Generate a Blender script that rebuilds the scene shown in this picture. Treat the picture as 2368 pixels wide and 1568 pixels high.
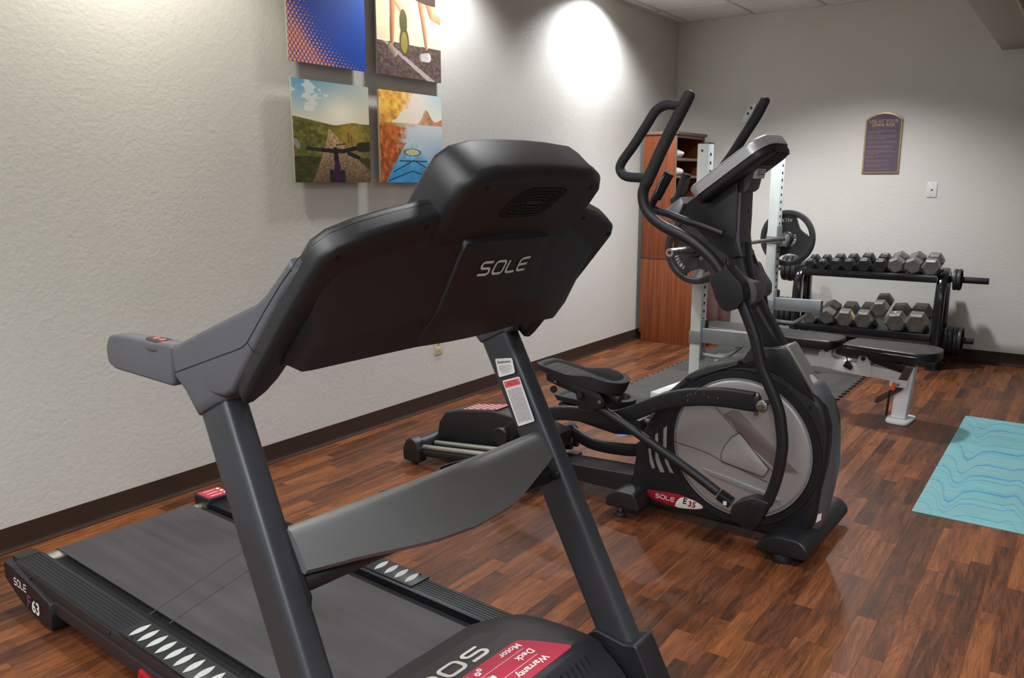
import bpy, bmesh, math, random
import numpy as np
from mathutils import Vector, Matrix

for o in list(bpy.data.objects): bpy.data.objects.remove(o, do_unlink=True)
SC = bpy.context.scene
COL = SC.collection
R = math.radians

# ------------------------------------------------------------------ camera
cam_d = bpy.data.cameras.new('camera'); cam = bpy.data.objects.new('camera', cam_d); COL.objects.link(cam)
cam_d.sensor_width = 36.0; cam_d.lens = 1893.0/2368.0*36.0
cam_d.clip_start = 0.05; cam_d.clip_end = 60
cam.matrix_world = Matrix(((0.81785626,-0.10808009,0.56518124,0),(0.57542258,0.15361576,-0.8033001,0),(0,0.98220206,0.18782734,1.42),(0,0,0,1)))
cam_d.dof.use_dof = True; cam_d.dof.focus_distance = 2.6; cam_d.dof.aperture_fstop = 10
SC.camera = cam

# ------------------------------------------------------------------ light
SC.view_settings.view_transform = 'Standard'; SC.view_settings.look = 'None'
SC.view_settings.gamma = 1.0; SC.view_settings.use_curve_mapping = False
SC.view_settings.exposure = 0.55
wd = bpy.data.worlds.new('world'); SC.world = wd; wd.use_nodes = True
wd.node_tree.nodes['Background'].inputs[0].default_value = (0.9,0.92,1.0,1)
wd.node_tree.nodes['Background'].inputs[1].default_value = 0.3

def area(name, loc, size, energy, col, rot=(0,0,0), sy=None):
    l = bpy.data.lights.new(name,'AREA'); l.energy = energy; l.color = col; l.size = size
    if sy: l.shape = 'RECTANGLE'; l.size_y = sy
    o = bpy.data.objects.new(name,l); o.location = loc; o.rotation_euler = rot; COL.objects.link(o); return o
def spot(name, loc, target, energy, col, ang=100, blend=0.6, r=0.05):
    l = bpy.data.lights.new(name,'SPOT'); l.energy = energy; l.color = col; l.spot_size = R(ang); l.spot_blend = blend; l.shadow_soft_size = r
    o = bpy.data.objects.new(name,l); o.location = loc
    o.rotation_euler = (Vector(target)-Vector(loc)).to_track_quat('-Z','Y').to_euler(); COL.objects.link(o); return o
WARM = (1.0,0.96,0.84); COOL = (0.985,0.985,1.0)
for yy, e in ((0.1,80),(1.95,95),(3.85,85),(5.75,140)):
    spot('downlight_lamp', (-3.0,yy,2.865), (-3.48,yy,0.6), e, WARM if yy < 3 else (0.99,0.985,1.0), 136, 0.6, 0.06)
for xx, yy, e in ((-1.2,0.1,90),(-1.2,1.95,70),(-1.3,3.85,100),(-1.65,6.05,300),(0.9,0.1,190),(0.9,1.95,170),(0.9,3.85,30),(-1.2,-1.7,110)):
    spot('downlight_lamp', (xx,yy,2.865 if xx < 0 else 2.39), (xx,yy,0), e, COOL, 128 if xx < 0 else 106, 0.7, 0.11 if yy > 5 else 0.26)
area('soft_fill_lamp', (0.5,-0.9,2.38), 0.6, 60, (0.95,0.97,1.0), sy=1.2)  # both area panels are added soft fill from the camera side
area('soft_fill_lamp', (-1.6,-1.2,2.84), 0.6, 50, (0.95,0.97,1.0), sy=1.2)

# ------------------------------------------------------------------ materials
def lin(c): return tuple((x/255/12.92 if x/255 <= 0.04045 else ((x/255+0.055)/1.055)**2.4) for x in c)
MATS = {}
def mat(name, rgb, rough=0.5, metal=0.0, bump=0.0, bscale=300.0, var=0.0, vscale=8.0, rvar=0.0, spec=0.5, coat=0.0, flake=0.0, coord='Object'):
    if name in MATS: return MATS[name]
    m = bpy.data.materials.new(name); m.use_nodes = True; nt = m.node_tree; N = nt.nodes; L = nt.links
    b = N['Principled BSDF']; c = lin(rgb)
    b.inputs['Base Color'].default_value = (*c,1); b.inputs['Roughness'].default_value = rough; b.inputs['Metallic'].default_value = metal
    b.inputs['Specular IOR Level'].default_value = spec; b.inputs['Coat Weight'].default_value = coat
    tc = N.new('ShaderNodeTexCoord')
    if var > 0 or rvar > 0:
        n = N.new('ShaderNodeTexNoise'); n.inputs['Scale'].default_value = vscale; n.inputs['Detail'].default_value = 5; L.new(tc.outputs[coord], n.inputs['Vector'])
        if var > 0:
            mr = N.new('ShaderNodeMapRange'); mr.inputs[1].default_value = 0.3; mr.inputs[2].default_value = 0.7; mr.inputs[3].default_value = 1-var; mr.inputs[4].default_value = 1+var
            L.new(n.outputs['Fac'], mr.inputs[0])
            mx = N.new('ShaderNodeVectorMath'); mx.operation = 'SCALE'; mx.inputs[0].default_value = c; L.new(mr.outputs[0], mx.inputs['Scale'])
            L.new(mx.outputs[0], b.inputs['Base Color'])
        if rvar > 0:
            m2 = N.new('ShaderNodeMapRange'); m2.inputs[1].default_value = 0.3; m2.inputs[2].default_value = 0.7; m2.inputs[3].default_value = max(rough-rvar,0.02); m2.inputs[4].default_value = rough+rvar
            L.new(n.outputs['Fac'], m2.inputs[0]); L.new(m2.outputs[0], b.inputs['Roughness'])
    if bump > 0:
        n3 = N.new('ShaderNodeTexNoise'); n3.inputs['Scale'].default_value = bscale; n3.inputs['Detail'].default_value = 3; L.new(tc.outputs[coord], n3.inputs['Vector'])
        bp = N.new('ShaderNodeBump'); bp.inputs['Strength'].default_value = bump; bp.inputs['Distance'].default_value = 0.001
        L.new(n3.outputs['Fac'], bp.inputs['Height']); L.new(bp.outputs[0], b.inputs['Normal'])
    MATS[name] = m; return m
def node(nt, t, **k):
    n = nt.nodes.new(t)
    for a, v in k.items(): setattr(n, a, v)
    return n
def mth(nt, op, a, b=None, c=None):
    n = nt.nodes.new('ShaderNodeMath'); n.operation = op
    for i, v in enumerate((a,b,c)):
        if v is None: continue
        if isinstance(v,(int,float)): n.inputs[i].default_value = v
        else: nt.links.new(v, n.inputs[i])
    return n.outputs[0]

CHAR = mat('charcoal_metallic_paint', (66,68,73), 0.36, 0.45, 0.25, 900, 0.06, 6)
CHAR2 = mat('grey_metallic_paint', (118,120,120), 0.38, 0.5, 0.45, 700, 0.05, 6)
PLAS = mat('dark_textured_plastic', (30,30,32), 0.36, 0.0, 0.35, 1100, 0.05, 5)
PLASG = mat('grey_and_lit_plastic', (82,82,88), 0.46, 0.1, 0.3, 1100, 0.04, 5)  # grey parts, and lit faces of the dark plastic with light in the colour
BLK = mat('black_plastic', (25,25,29), 0.42, 0.0, 0.25, 900, 0.08, 9)
BLKG = mat('gloss_black_enamel', (22,22,26), 0.18, 0.1, 0.1, 120, 0.1, 20)
RUB = mat('black_rubber', (30,30,32), 0.7, 0.0, 0.4, 600, 0.1, 12)
VOID = mat('dark_recess', (8,8,9), 0.9)
RIB = mat('black_ribbed_rail', (20,23,30), 0.36, 0.1, 0.2, 700, 0.12, 14, spec=0.5)
BARRAIL = mat('brown_grey_rail', (50,44,46), 0.5, 0.3, 0.2, 500, 0.06, 10)
OVAL = mat('grey_foot_oval', (168,174,172), 0.5, 0.0, 0.2, 300, 0.03, 20)
RED = mat('crimson_label', (170,34,62), 0.55, 0.0)
REDD = mat('dark_red_label', (150,22,36), 0.35, 0.0)
WHT = mat('white_print', (228,228,224), 0.5)
CREAMP = mat('light_grey_print', (205,206,200), 0.45)
INK = mat('black_ink', (34,34,36), 0.6)
SILV = mat('silver_satin', (176,178,182), 0.32, 0.55, 0.1, 600, 0.03, 6)
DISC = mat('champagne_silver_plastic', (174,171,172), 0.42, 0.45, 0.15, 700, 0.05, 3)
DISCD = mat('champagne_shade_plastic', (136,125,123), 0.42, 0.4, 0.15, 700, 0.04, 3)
CHROME = mat('chrome', (205,205,205), 0.16, 1.0, 0, 0, 0.05, 30)
RAILS = mat('satin_aluminium', (196,200,192), 0.3, 0.8)
STEEL = mat('worn_steel', (150,146,138), 0.34, 0.9, 0.2, 200, 0.15, 40, 0.1)
IRON = mat('black_cast_iron', (54,55,58), 0.42, 0.25, 0.6, 260, 0.12, 30, 0.08)
HEXB = mat('black_hex_iron', (42,41,41), 0.45, 0.2, 0.7, 180, 0.22, 30, 0.12)
HEXG = mat('grey_hex_iron', (112,111,108), 0.42, 0.35, 0.8, 160, 0.22, 34, 0.12)
HEXM = mat('worn_hex_iron', (106,104,99), 0.42, 0.3, 0.8, 160, 0.28, 34, 0.12)
RACKW = mat('white_powder_coat', (205,214,212), 0.45, 0.0, 0.15, 500, 0.03, 14)
RACKG = mat('grey_powder_coat', (128,134,136), 0.42, 0.2, 0.2, 500, 0.05, 14)
BENCHW = mat('white_bench_enamel', (228,229,233), 0.42, 0.0, 0.15, 500, 0.03, 12)
VINYL = mat('black_vinyl_upholstery', (21,21,23), 0.36, 0.0, 0.4, 260, 0.1, 10, 0.08)
MATR = mat('grey_foam_mat', (62,61,57), 0.85, 0.0, 0.7, 420, 0.08, 9)
MATD = mat('dark_foam_mat', (52,51,48), 0.85, 0.0, 0.7, 420, 0.08, 9)
BASEB = mat('dark_brown_vinyl_base', (50,36,28), 0.6, 0.0, 0.2, 60, 0.1, 5, spec=0.2)
ORANGE = mat('orange_plastic', (236,92,40), 0.4)
TOWEL = mat('white_terry', (232,230,228), 0.95, 0.0, 1.0, 220, 0.04, 30)
BLUE = mat('blue_tape', (44,96,200), 0.5, 0, 0.3, 200, 0.08, 40)
CREAM = mat('cream_plastic', (205,196,160), 0.45)
PLATEW = mat('white_plastic', (214,212,210), 0.35)
SLOT = mat('slot_dark', (52,46,36), 0.7)
TEAL = mat('smoked_plastic', (74,92,94), 0.3, 0.2, 0.1, 500)

def wall_mat(name, rgb):
    m = bpy.data.materials.new(name); m.use_nodes = True; nt = m.node_tree; b = nt.nodes['Principled BSDF']
    tc = node(nt,'ShaderNodeTexCoord')
    n1 = node(nt,'ShaderNodeTexNoise'); n1.inputs['Scale'].default_value = 60; n1.inputs['Detail'].default_value = 4; n1.inputs['Roughness'].default_value = 0.6
    n2 = node(nt,'ShaderNodeTexNoise'); n2.inputs['Scale'].default_value = 1.3; n2.inputs['Detail'].default_value = 2
    v = node(nt,'ShaderNodeTexVoronoi'); v.inputs['Scale'].default_value = 38; v.feature = 'SMOOTH_F1'
    for n in (n1,n2,v): nt.links.new(tc.outputs['Object'], n.inputs['Vector'])
    h = mth(nt,'ADD', n1.outputs['Fac'], mth(nt,'MULTIPLY', v.outputs['Distance'], -0.35))
    bp = node(nt,'ShaderNodeBump'); bp.inputs['Strength'].default_value = 0.55; bp.inputs['Distance'].default_value = 0.003
    nt.links.new(h, bp.inputs['Height']); nt.links.new(bp.outputs[0], b.inputs['Normal'])
    mr = node(nt,'ShaderNodeMapRange'); mr.inputs[1].default_value = 0.3; mr.inputs[2].default_value = 0.7; mr.inputs[3].default_value = 0.97; mr.inputs[4].default_value = 1.03
    nt.links.new(n2.outputs['Fac'], mr.inputs[0])
    mx = node(nt,'ShaderNodeVectorMath', operation='SCALE'); mx.inputs[0].default_value = lin(rgb); nt.links.new(mr.outputs[0], mx.inputs['Scale'])
    nt.links.new(mx.outputs[0], b.inputs['Base Color'])
    b.inputs['Roughness'].default_value = 0.42; b.inputs['Specular IOR Level'].default_value = 0.35
    return m
WALL = wall_mat('eggshell_wall_paint', (200,199,193))
CEIL = mat('ceiling_tile_white', (240,236,233), 0.9, 0, 0.8, 90, 0.04, 40)
TEE = mat('ceiling_grid_white', (214,208,204), 0.6)
SOFF = mat('soffit_paint', (176,172,164), 0.7, 0, 0.3, 60)

def plank_mat():
    m = bpy.data.materials.new('walnut_strip_vinyl'); m.use_nodes = True; nt = m.node_tree; b = nt.nodes['Principled BSDF']; L = nt.links
    at = node(nt,'ShaderNodeAttribute', attribute_name='tone')
    sep = node(nt,'ShaderNodeSeparateColor'); L.new(at.outputs['Color'], sep.inputs[0])
    geo = node(nt,'ShaderNodeNewGeometry')
    off = node(nt,'ShaderNodeCombineXYZ'); L.new(mth(nt,'MULTIPLY',sep.outputs[1],37.0), off.inputs[0]); L.new(mth(nt,'MULTIPLY',sep.outputs[2],61.0), off.inputs[1]); L.new(mth(nt,'MULTIPLY',sep.outputs[1],13.0), off.inputs[2])
    ad = node(nt,'ShaderNodeVectorMath', operation='ADD'); L.new(geo.outputs['Position'], ad.inputs[0]); L.new(off.outputs[0], ad.inputs[1])
    mp = node(nt,'ShaderNodeMapping'); mp.inputs['Scale'].default_value = (22,2.2,22); L.new(ad.outputs[0], mp.inputs['Vector'])
    n1 = node(nt,'ShaderNodeTexNoise'); n1.inputs['Scale'].default_value = 1.0; n1.inputs['Detail'].default_value = 6; n1.inputs['Roughness'].default_value = 0.62; n1.inputs['Distortion'].default_value = 1.4; L.new(mp.outputs[0], n1.inputs['Vector'])
    mp2 = node(nt,'ShaderNodeMapping'); mp2.inputs['Scale'].default_value = (9,1.4,9); L.new(ad.outputs[0], mp2.inputs['Vector'])
    n2 = node(nt,'ShaderNodeTexNoise'); n2.inputs['Scale'].default_value = 1.0; n2.inputs['Detail'].default_value = 3; n2.inputs['Distortion'].default_value = 2.0; L.new(mp2.outputs[0], n2.inputs['Vector'])
    rg = mth(nt,'SINE', mth(nt,'MULTIPLY', n2.outputs['Fac'], 70.0))       # cathedral grain lines
    rg = mth(nt,'POWER', mth(nt,'MULTIPLY_ADD', rg, 0.5, 0.5), 3.0)
    mp3 = node(nt,'ShaderNodeMapping'); mp3.inputs['Scale'].default_value = (260,9,260); L.new(ad.outputs[0], mp3.inputs['Vector'])
    n3 = node(nt,'ShaderNodeTexNoise'); n3.inputs['Scale'].default_value = 1.0; n3.inputs['Detail'].default_value = 2; L.new(mp3.outputs[0], n3.inputs['Vector'])
    f = mth(nt,'ADD', mth(nt,'MULTIPLY',n1.outputs['Fac'],0.80), mth(nt,'MULTIPLY_ADD',sep.outputs[0],0.34,0.06))
    f = mth(nt,'SUBTRACT', f, mth(nt,'MULTIPLY', rg, 0.09))
    f = mth(nt,'ADD', f, mth(nt,'MULTIPLY', mth(nt,'SUBTRACT',n3.outputs['Fac'],0.5), 0.30))
    cr = node(nt,'ShaderNodeValToRGB'); L.new(f, cr.inputs[0]); e = cr.color_ramp.elements
    stops = ((0.28,(40,24,17)),(0.46,(66,38,23)),(0.62,(94,54,30)),(0.78,(119,70,38)),(0.95,(140,88,49)))
    while len(e) < len(stops): e.new(0.5)
    for k, (p, c) in enumerate(stops): e[k].position = p; e[k].color = (*lin(c),1)
    L.new(cr.outputs[0], b.inputs['Base Color'])
    b.inputs['Roughness'].default_value = 0.36; b.inputs['Specular IOR Level'].default_value = 0.32
    L.new(mth(nt,'MULTIPLY_ADD', n1.outputs['Fac'], 0.20, 0.33), b.inputs['Roughness'])
    bp = node(nt,'ShaderNodeBump'); bp.inputs['Strength'].default_value = 0.15; bp.inputs['Distance'].default_value = 0.0006
    L.new(n3.outputs['Fac'], bp.inputs['Height']); L.new(bp.outputs[0], b.inputs['Normal'])
    return m
PLANK = plank_mat()

def wood_mat(name, c0, c1, rough=0.35):
    m = bpy.data.materials.new(name); m.use_nodes = True; nt = m.node_tree; b = nt.nodes['Principled BSDF']; L = nt.links
    tc = node(nt,'ShaderNodeTexCoord'); mp = node(nt,'ShaderNodeMapping'); mp.inputs['Scale'].default_value = (45,45,1.6); L.new(tc.outputs['Object'], mp.inputs[0])
    n = node(nt,'ShaderNodeTexNoise'); n.inputs['Scale'].default_value = 1; n.inputs['Detail'].default_value = 5; n.inputs['Distortion'].default_value = 0.4; L.new(mp.outputs[0], n.inputs[0])
    cr = node(nt,'ShaderNodeValToRGB'); L.new(n.outputs['Fac'], cr.inputs[0]); e = cr.color_ramp.elements
    e[0].position = 0.3; e[0].color = (*lin(c0),1); e[1].position = 0.72; e[1].color = (*lin(c1),1)
    L.new(cr.outputs[0], b.inputs['Base Color']); b.inputs['Roughness'].default_value = rough; return m
CHERRY = wood_mat('cherry_laminate', (100,48,20), (140,74,36), 0.4)
CHERRYD = wood_mat('cherry_sheen_laminate', (84,40,30), (112,58,44), 0.35)  # duller cherry, the sheen on the doors put into the colour
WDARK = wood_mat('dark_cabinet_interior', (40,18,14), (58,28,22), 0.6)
EDGE = mat('taupe_edge_band', (120,98,90), 0.5)

def belt_mat():
    m = bpy.data.materials.new('worn_running_belt'); m.use_nodes = True; nt = m.node_tree; b = nt.nodes['Principled BSDF']; L = nt.links
    tc = node(nt,'ShaderNodeTexCoord')
    mp = node(nt,'ShaderNodeMapping'); mp.inputs['Scale'].default_value = (1.6,26,1); L.new(tc.outputs['Object'], mp.inputs[0])
    n = node(nt,'ShaderNodeTexNoise'); n.inputs['Scale'].default_value = 1; n.inputs['Detail'].default_value = 5; L.new(mp.outputs[0], n.inputs[0])
    n2 = node(nt,'ShaderNodeTexNoise'); n2.inputs['Scale'].default_value = 3.5; n2.inputs['Detail'].default_value = 4; L.new(tc.outputs['Object'], n2.inputs[0])
    f = mth(nt,'ADD', mth(nt,'MULTIPLY',n.outputs['Fac'],0.55), mth(nt,'MULTIPLY',n2.outputs['Fac'],0.55))
    cr = node(nt,'ShaderNodeValToRGB'); L.new(f, cr.inputs[0]); e = cr.color_ramp.elements
    e[0].position = 0.32; e[0].color = (*lin((32,31,34)),1); e[1].position = 0.72; e[1].color = (*lin((62,60,66)),1)
    L.new(cr.outputs[0], b.inputs['Base Color']); b.inputs['Roughness'].default_value = 0.5
    n3 = node(nt,'ShaderNodeTexNoise'); n3.inputs['Scale'].default_value = 900; L.new(tc.outputs['Object'], n3.inputs[0])
    bp = node(nt,'ShaderNodeBump'); bp.inputs['Strength'].default_value = 0.5; bp.inputs['Distance'].default_value = 0.0006; L.new(n3.outputs['Fac'], bp.inputs['Height']); L.new(bp.outputs[0], b.inputs['Normal'])
    return m
BELT = belt_mat()
def print_mat(name, rough=0.4, bump=0.0):
    m = bpy.data.materials.new(name); m.use_nodes = True; nt = m.node_tree; b = nt.nodes['Principled BSDF']
    at = node(nt,'ShaderNodeAttribute', attribute_name='ink'); nt.links.new(at.outputs['Color'], b.inputs['Base Color']); b.inputs['Roughness'].default_value = rough
    if bump:
        tc = node(nt,'ShaderNodeTexCoord'); n = node(nt,'ShaderNodeTexNoise'); n.inputs['Scale'].default_value = 350; nt.links.new(tc.outputs['Object'], n.inputs[0])
        bp = node(nt,'ShaderNodeBump'); bp.inputs['Strength'].default_value = bump; bp.inputs['Distance'].default_value = 0.001; nt.links.new(n.outputs['Fac'], bp.inputs['Height']); nt.links.new(bp.outputs[0], b.inputs['Normal'])
    return m
CANVAS = print_mat('printed_canvas', 0.45)
YOGA = print_mat('printed_yoga_mat', 0.75, 0.5)

# ------------------------------------------------------------------ helpers
def link(name, me, m, parent=None, smooth=35, loc=None):
    o = bpy.data.objects.new(name, me); COL.objects.link(o)
    if m is not None and not me.materials: me.materials.append(m)
    if smooth:
        me.polygons.foreach_set('use_smooth', [True]*len(me.polygons)); me.set_sharp_from_angle(angle=R(smooth))
    if parent is not None: o.parent = parent
    if loc is not None: o.location = loc
    return o
def mk(name, V, F, m, parent=None, smooth=35, loc=None):
    me = bpy.data.meshes.new(name); me.from_pydata([tuple(map(float,v)) for v in V], [], F)
    bm = bmesh.new(); bm.from_mesh(me); bmesh.ops.recalc_face_normals(bm, faces=bm.faces); bm.to_mesh(me); bm.free()
    return link(name, me, m, parent, smooth, loc)
def AX(axis):
    return {'y': lambda a,b,w: (a,w,b), 'z': lambda a,b,w: (a,b,w), 'x': lambda a,b,w: (w,a,b)}[axis] if isinstance(axis,str) else axis
def prism_data(pts, lo, hi, axis):
    f = AX(axis); n = len(pts)
    V = [f(a,b,lo) for a,b in pts]+[f(a,b,hi) for a,b in pts]
    F = [tuple(range(n))[::-1], tuple(range(n,2*n))]+[(i,(i+1)%n,n+(i+1)%n,n+i) for i in range(n)]
    return V, F
def prism(name, pts, lo, hi, axis, m, parent=None, bev=0.0, seg=2, smooth=40, side=None):
    V, F = prism_data(pts, lo, hi, axis); n = len(pts)
    me = bpy.data.meshes.new(name); me.from_pydata(V, [], F)
    bm = bmesh.new(); bm.from_mesh(me); bmesh.ops.recalc_face_normals(bm, faces=bm.faces)
    if bev > 0:
        bm.verts.ensure_lookup_table()
        caps = []
        for e in bm.edges:
            a, b = e.verts[0].index, e.verts[1].index
            lo_e = a < n and b < n; hi_e = a >= n and b >= n
            if (lo_e and side != 'hi') or (hi_e and side != 'lo'): caps.append(e)
        bmesh.ops.bevel(bm, geom=caps, offset=bev, segments=seg, profile=0.5, affect='EDGES', clamp_overlap=True)
        bmesh.ops.recalc_face_normals(bm, faces=bm.faces)
    bm.to_mesh(me); bm.free()
    return link(name, me, m, parent, smooth)
def box(name, x0, x1, y0, y1, z0, z1, m, parent=None, bev=0.003, seg=2):
    me = bpy.data.meshes.new(name)
    V = [(x,y,z) for x in (x0,x1) for y in (y0,y1) for z in (z0,z1)]
    F = [(0,1,3,2),(4,6,7,5),(0,4,5,1),(2,3,7,6),(0,2,6,4),(1,5,7,3)]
    me.from_pydata(V, [], F); bm = bmesh.new(); bm.from_mesh(me); bmesh.ops.recalc_face_normals(bm, faces=bm.faces)
    if bev > 0: bmesh.ops.bevel(bm, geom=list(bm.edges), offset=bev, segments=seg, profile=0.5, affect='EDGES', clamp_overlap=True)
    bm.to_mesh(me); bm.free()
    return link(name, me, m, parent, 40)
def merge(name, objs, parent=None):
    """join several freshly made pieces of ONE part into one mesh"""
    bm = bmesh.new(); mats = []
    for o in objs:
        me = o.data; base = len(bm.faces); mi = []
        for mm in me.materials:
            if mm not in mats: mats.append(mm)
            mi.append(mats.index(mm))
        t = me.copy(); t.transform(o.matrix_basis); bm.from_mesh(t); bm.faces.ensure_lookup_table()
        for f in bm.faces[base:]: f.material_index = mi[f.material_index] if mi else 0
        bpy.data.meshes.remove(t)
    me = bpy.data.meshes.new(name); bm.to_mesh(me); bm.free()
    for mm in mats: me.materials.append(mm)
    for o in objs: bpy.data.objects.remove(o, do_unlink=True)
    o = bpy.data.objects.new(name, me); COL.objects.link(o)
    if parent is not None: o.parent = parent
    return o
def cr(P, n=6, closed=False):
    """catmull-rom through the points"""
    P = [np.array(p,float) for p in P]; N = len(P); out = []
    rng = range(N if closed else N-1)
    for i in rng:
        p0 = P[(i-1)%N] if (closed or i > 0) else 2*P[0]-P[1]
        p1 = P[i]; p2 = P[(i+1)%N]
        p3 = P[(i+2)%N] if (closed or i+2 < N) else 2*P[-1]-P[-2]
        for k in range(n):
            t = k/n; out.append(0.5*((2*p1)+(-p0+p2)*t+(2*p0-5*p1+4*p2-p3)*t*t+(-p0+3*p1-3*p2+p3)*t**3))
    if not closed: out.append(P[-1])
    return [tuple(float(c) for c in q) for q in out]
def rp(P, r=0.01, n=4):
    """closed polygon with rounded corners; r a number or one per corner"""
    N = len(P); out = []
    for i in range(N):
        a, b, c = (np.array(P[(i+k)%N],float) for k in (-1,0,1)); rr = r[i] if isinstance(r,(list,tuple)) else r
        d1 = a-b; d2 = c-b; l1 = np.linalg.norm(d1); l2 = np.linalg.norm(d2)
        if rr <= 0 or l1 < 1e-6 or l2 < 1e-6: out.append(tuple(b)); continue
        q = min(rr, l1*0.45, l2*0.45); s = b+d1/l1*q; e = b+d2/l2*q
        for k in range(n+1):
            t = k/n; out.append(tuple((1-t)**2*s+2*t*(1-t)*b+t*t*e))
    return [(float(x),float(y)) for x,y in out]
def tube(name, P, r, m, parent=None, n=14, up=(0,1,0), smooth=6, exp=2.0, cap=True, roundcap=False):
    """swept tube; r = radius or (r_up, r_side) or list of those per control point; exp > 2 squares the section"""
    K = len(P)
    rr = [(q if isinstance(q,(tuple,list)) else (q,q)) for q in (r if isinstance(r,list) else [r]*K)]
    ctrl = [tuple(p)+tuple(q) for p, q in zip(P, rr)]
    S = cr(ctrl, smooth) if (smooth > 1 and K > 2) else ctrl
    pts = [np.array(s[:3]) for s in S]; rad = [s[3:] for s in S]; up = np.array(up,float); V = []; F = []
    if roundcap:
        t0 = pts[0]-pts[1]; t0 /= np.linalg.norm(t0); t1 = pts[-1]-pts[-2]; t1 /= np.linalg.norm(t1)
        a0 = pts[0]; a1 = pts[-1]; q0 = rad[0]; q1 = rad[-1]; h = []; g = []
        for k in (3,2,1):
            an = k*math.pi/8; h.append((a0+t0*max(q0)*math.sin(an), (q0[0]*math.cos(an),q0[1]*math.cos(an))))
        for k in (1,2,3):
            an = k*math.pi/8; g.append((a1+t1*max(q1)*math.sin(an), (q1[0]*math.cos(an),q1[1]*math.cos(an))))
        pts = [x[0] for x in h]+pts+[x[0] for x in g]; rad = [x[1] for x in h]+rad+[x[1] for x in g]
    for i, p in enumerate(pts):
        t = pts[min(i+1,len(pts)-1)]-pts[max(i-1,0)]; t /= np.linalg.norm(t)+1e-12
        sd = up-t*(up@t); sd /= np.linalg.norm(sd)+1e-12; w = np.cross(t, sd)
        for k in range(n):
            a = 2*math.pi*k/n; c, s = math.cos(a), math.sin(a)
            c = math.copysign(abs(c)**(2/exp), c); s = math.copysign(abs(s)**(2/exp), s)
            V.append(p+w*rad[i][0]*c+sd*rad[i][1]*s)
    for i in range(len(pts)-1):
        for k in range(n): F.append((i*n+k, i*n+(k+1)%n, (i+1)*n+(k+1)%n, (i+1)*n+k))
    if cap: F.append(tuple(range(n))[::-1]); F.append(tuple(range((len(pts)-1)*n, len(pts)*n)))
    return mk(name, V, F, m, parent, 50)
def lathe(name, prof, axis, c, m, parent=None, n=32, smooth=35, arc=None):
    """prof = [(radius, height)] spun about axis through c"""
    f = {'z': lambda r,a,h: (c[0]+r*math.cos(a), c[1]+r*math.sin(a), c[2]+h), 'y': lambda r,a,h: (c[0]+r*math.cos(a), c[1]+h, c[2]+r*math.sin(a)), 'x': lambda r,a,h: (c[0]+h, c[1]+r*math.cos(a), c[2]+r*math.sin(a))}[axis]
    V = []; F = []; K = len(prof)
    for r, h in prof:
        for k in range(n): V.append(f(r, 2*math.pi*k/n, h))
    for i in range(K-1):
        for k in range(n): F.append((i*n+k, i*n+(k+1)%n, (i+1)*n+(k+1)%n, (i+1)*n+k))
    if prof[0][0] > 1e-5: F.append(tuple(range(n))[::-1])
    if prof[-1][0] > 1e-5: F.append(tuple(range((K-1)*n, K*n)))
    me = bpy.data.meshes.new(name); me.from_pydata(V, [], F); bm = bmesh.new(); bm.from_mesh(me)
    bmesh.ops.remove_doubles(bm, verts=bm.verts, dist=1e-6); bmesh.ops.recalc_face_normals(bm, faces=bm.faces); bm.to_mesh(me); bm.free()
    return link(name, me, m, parent, smooth)
def cyl(name, a, b, r, m, parent=None, n=18, bev=0.1):
    a = np.array(a,float); b = np.array(b,float); t = (b-a)/np.linalg.norm(b-a); e = min(r*bev*1.5, np.linalg.norm(b-a)*0.3)
    up = (0,0,1) if abs(t[2]) < 0.9 else (1,0,0)
    return tube(name, [a, a+t*e, b-t*e, b], [r*(1-bev), r, r, r*(1-bev)], m, parent, n, up, 1)
def thing(name, label, cat, loc=(0,0,0), rz=0.0, group=None):
    o = bpy.data.objects.new(name, None); COL.objects.link(o); o.empty_display_size = 0.1
    o.location = loc; o.rotation_euler = (0,0,R(rz)); o['label'] = label; o['category'] = cat
    if group: o['group'] = group
    return o
def tag(o, label, cat, group=None):
    o['label'] = label; o['category'] = cat
    if group: o['group'] = group
    return o
def struct(o): o['kind'] = 'structure'; return o
def lab(o, label): o['label'] = label; return o

def ribbon(P, w, closed=False):
    """outline quads of a polyline of width w (mitred)"""
    P = [np.array(p,float) for p in P]; N = len(P); L = []; Rr = []
    for i in range(N):
        a = P[i-1] if (i > 0 or closed) else None; c = P[(i+1)%N] if (i < N-1 or closed) else None
        d1 = (P[i]-a)/np.linalg.norm(P[i]-a) if a is not None else None
        d2 = (c-P[i])/np.linalg.norm(c-P[i]) if c is not None else None
        if d1 is None: d1 = d2
        if d2 is None: d2 = d1
        n1 = np.array([-d1[1],d1[0]]); n2 = np.array([-d2[1],d2[0]]); mm = n1+n2; mm /= np.linalg.norm(mm)+1e-9
        k = w/2/max(mm@n1, 0.35); L.append(P[i]+mm*k); Rr.append(P[i]-mm*k)
    V = L+Rr; F = [(i,(i+1)%N,N+(i+1)%N,N+i) for i in range(N if closed else N-1)]
    return V, F
def arcpts(c, r, a0, a1, n=5): return [(c[0]+r*math.cos(R(a0+(a1-a0)*k/n)), c[1]+r*math.sin(R(a0+(a1-a0)*k/n))) for k in range(n+1)]
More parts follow.
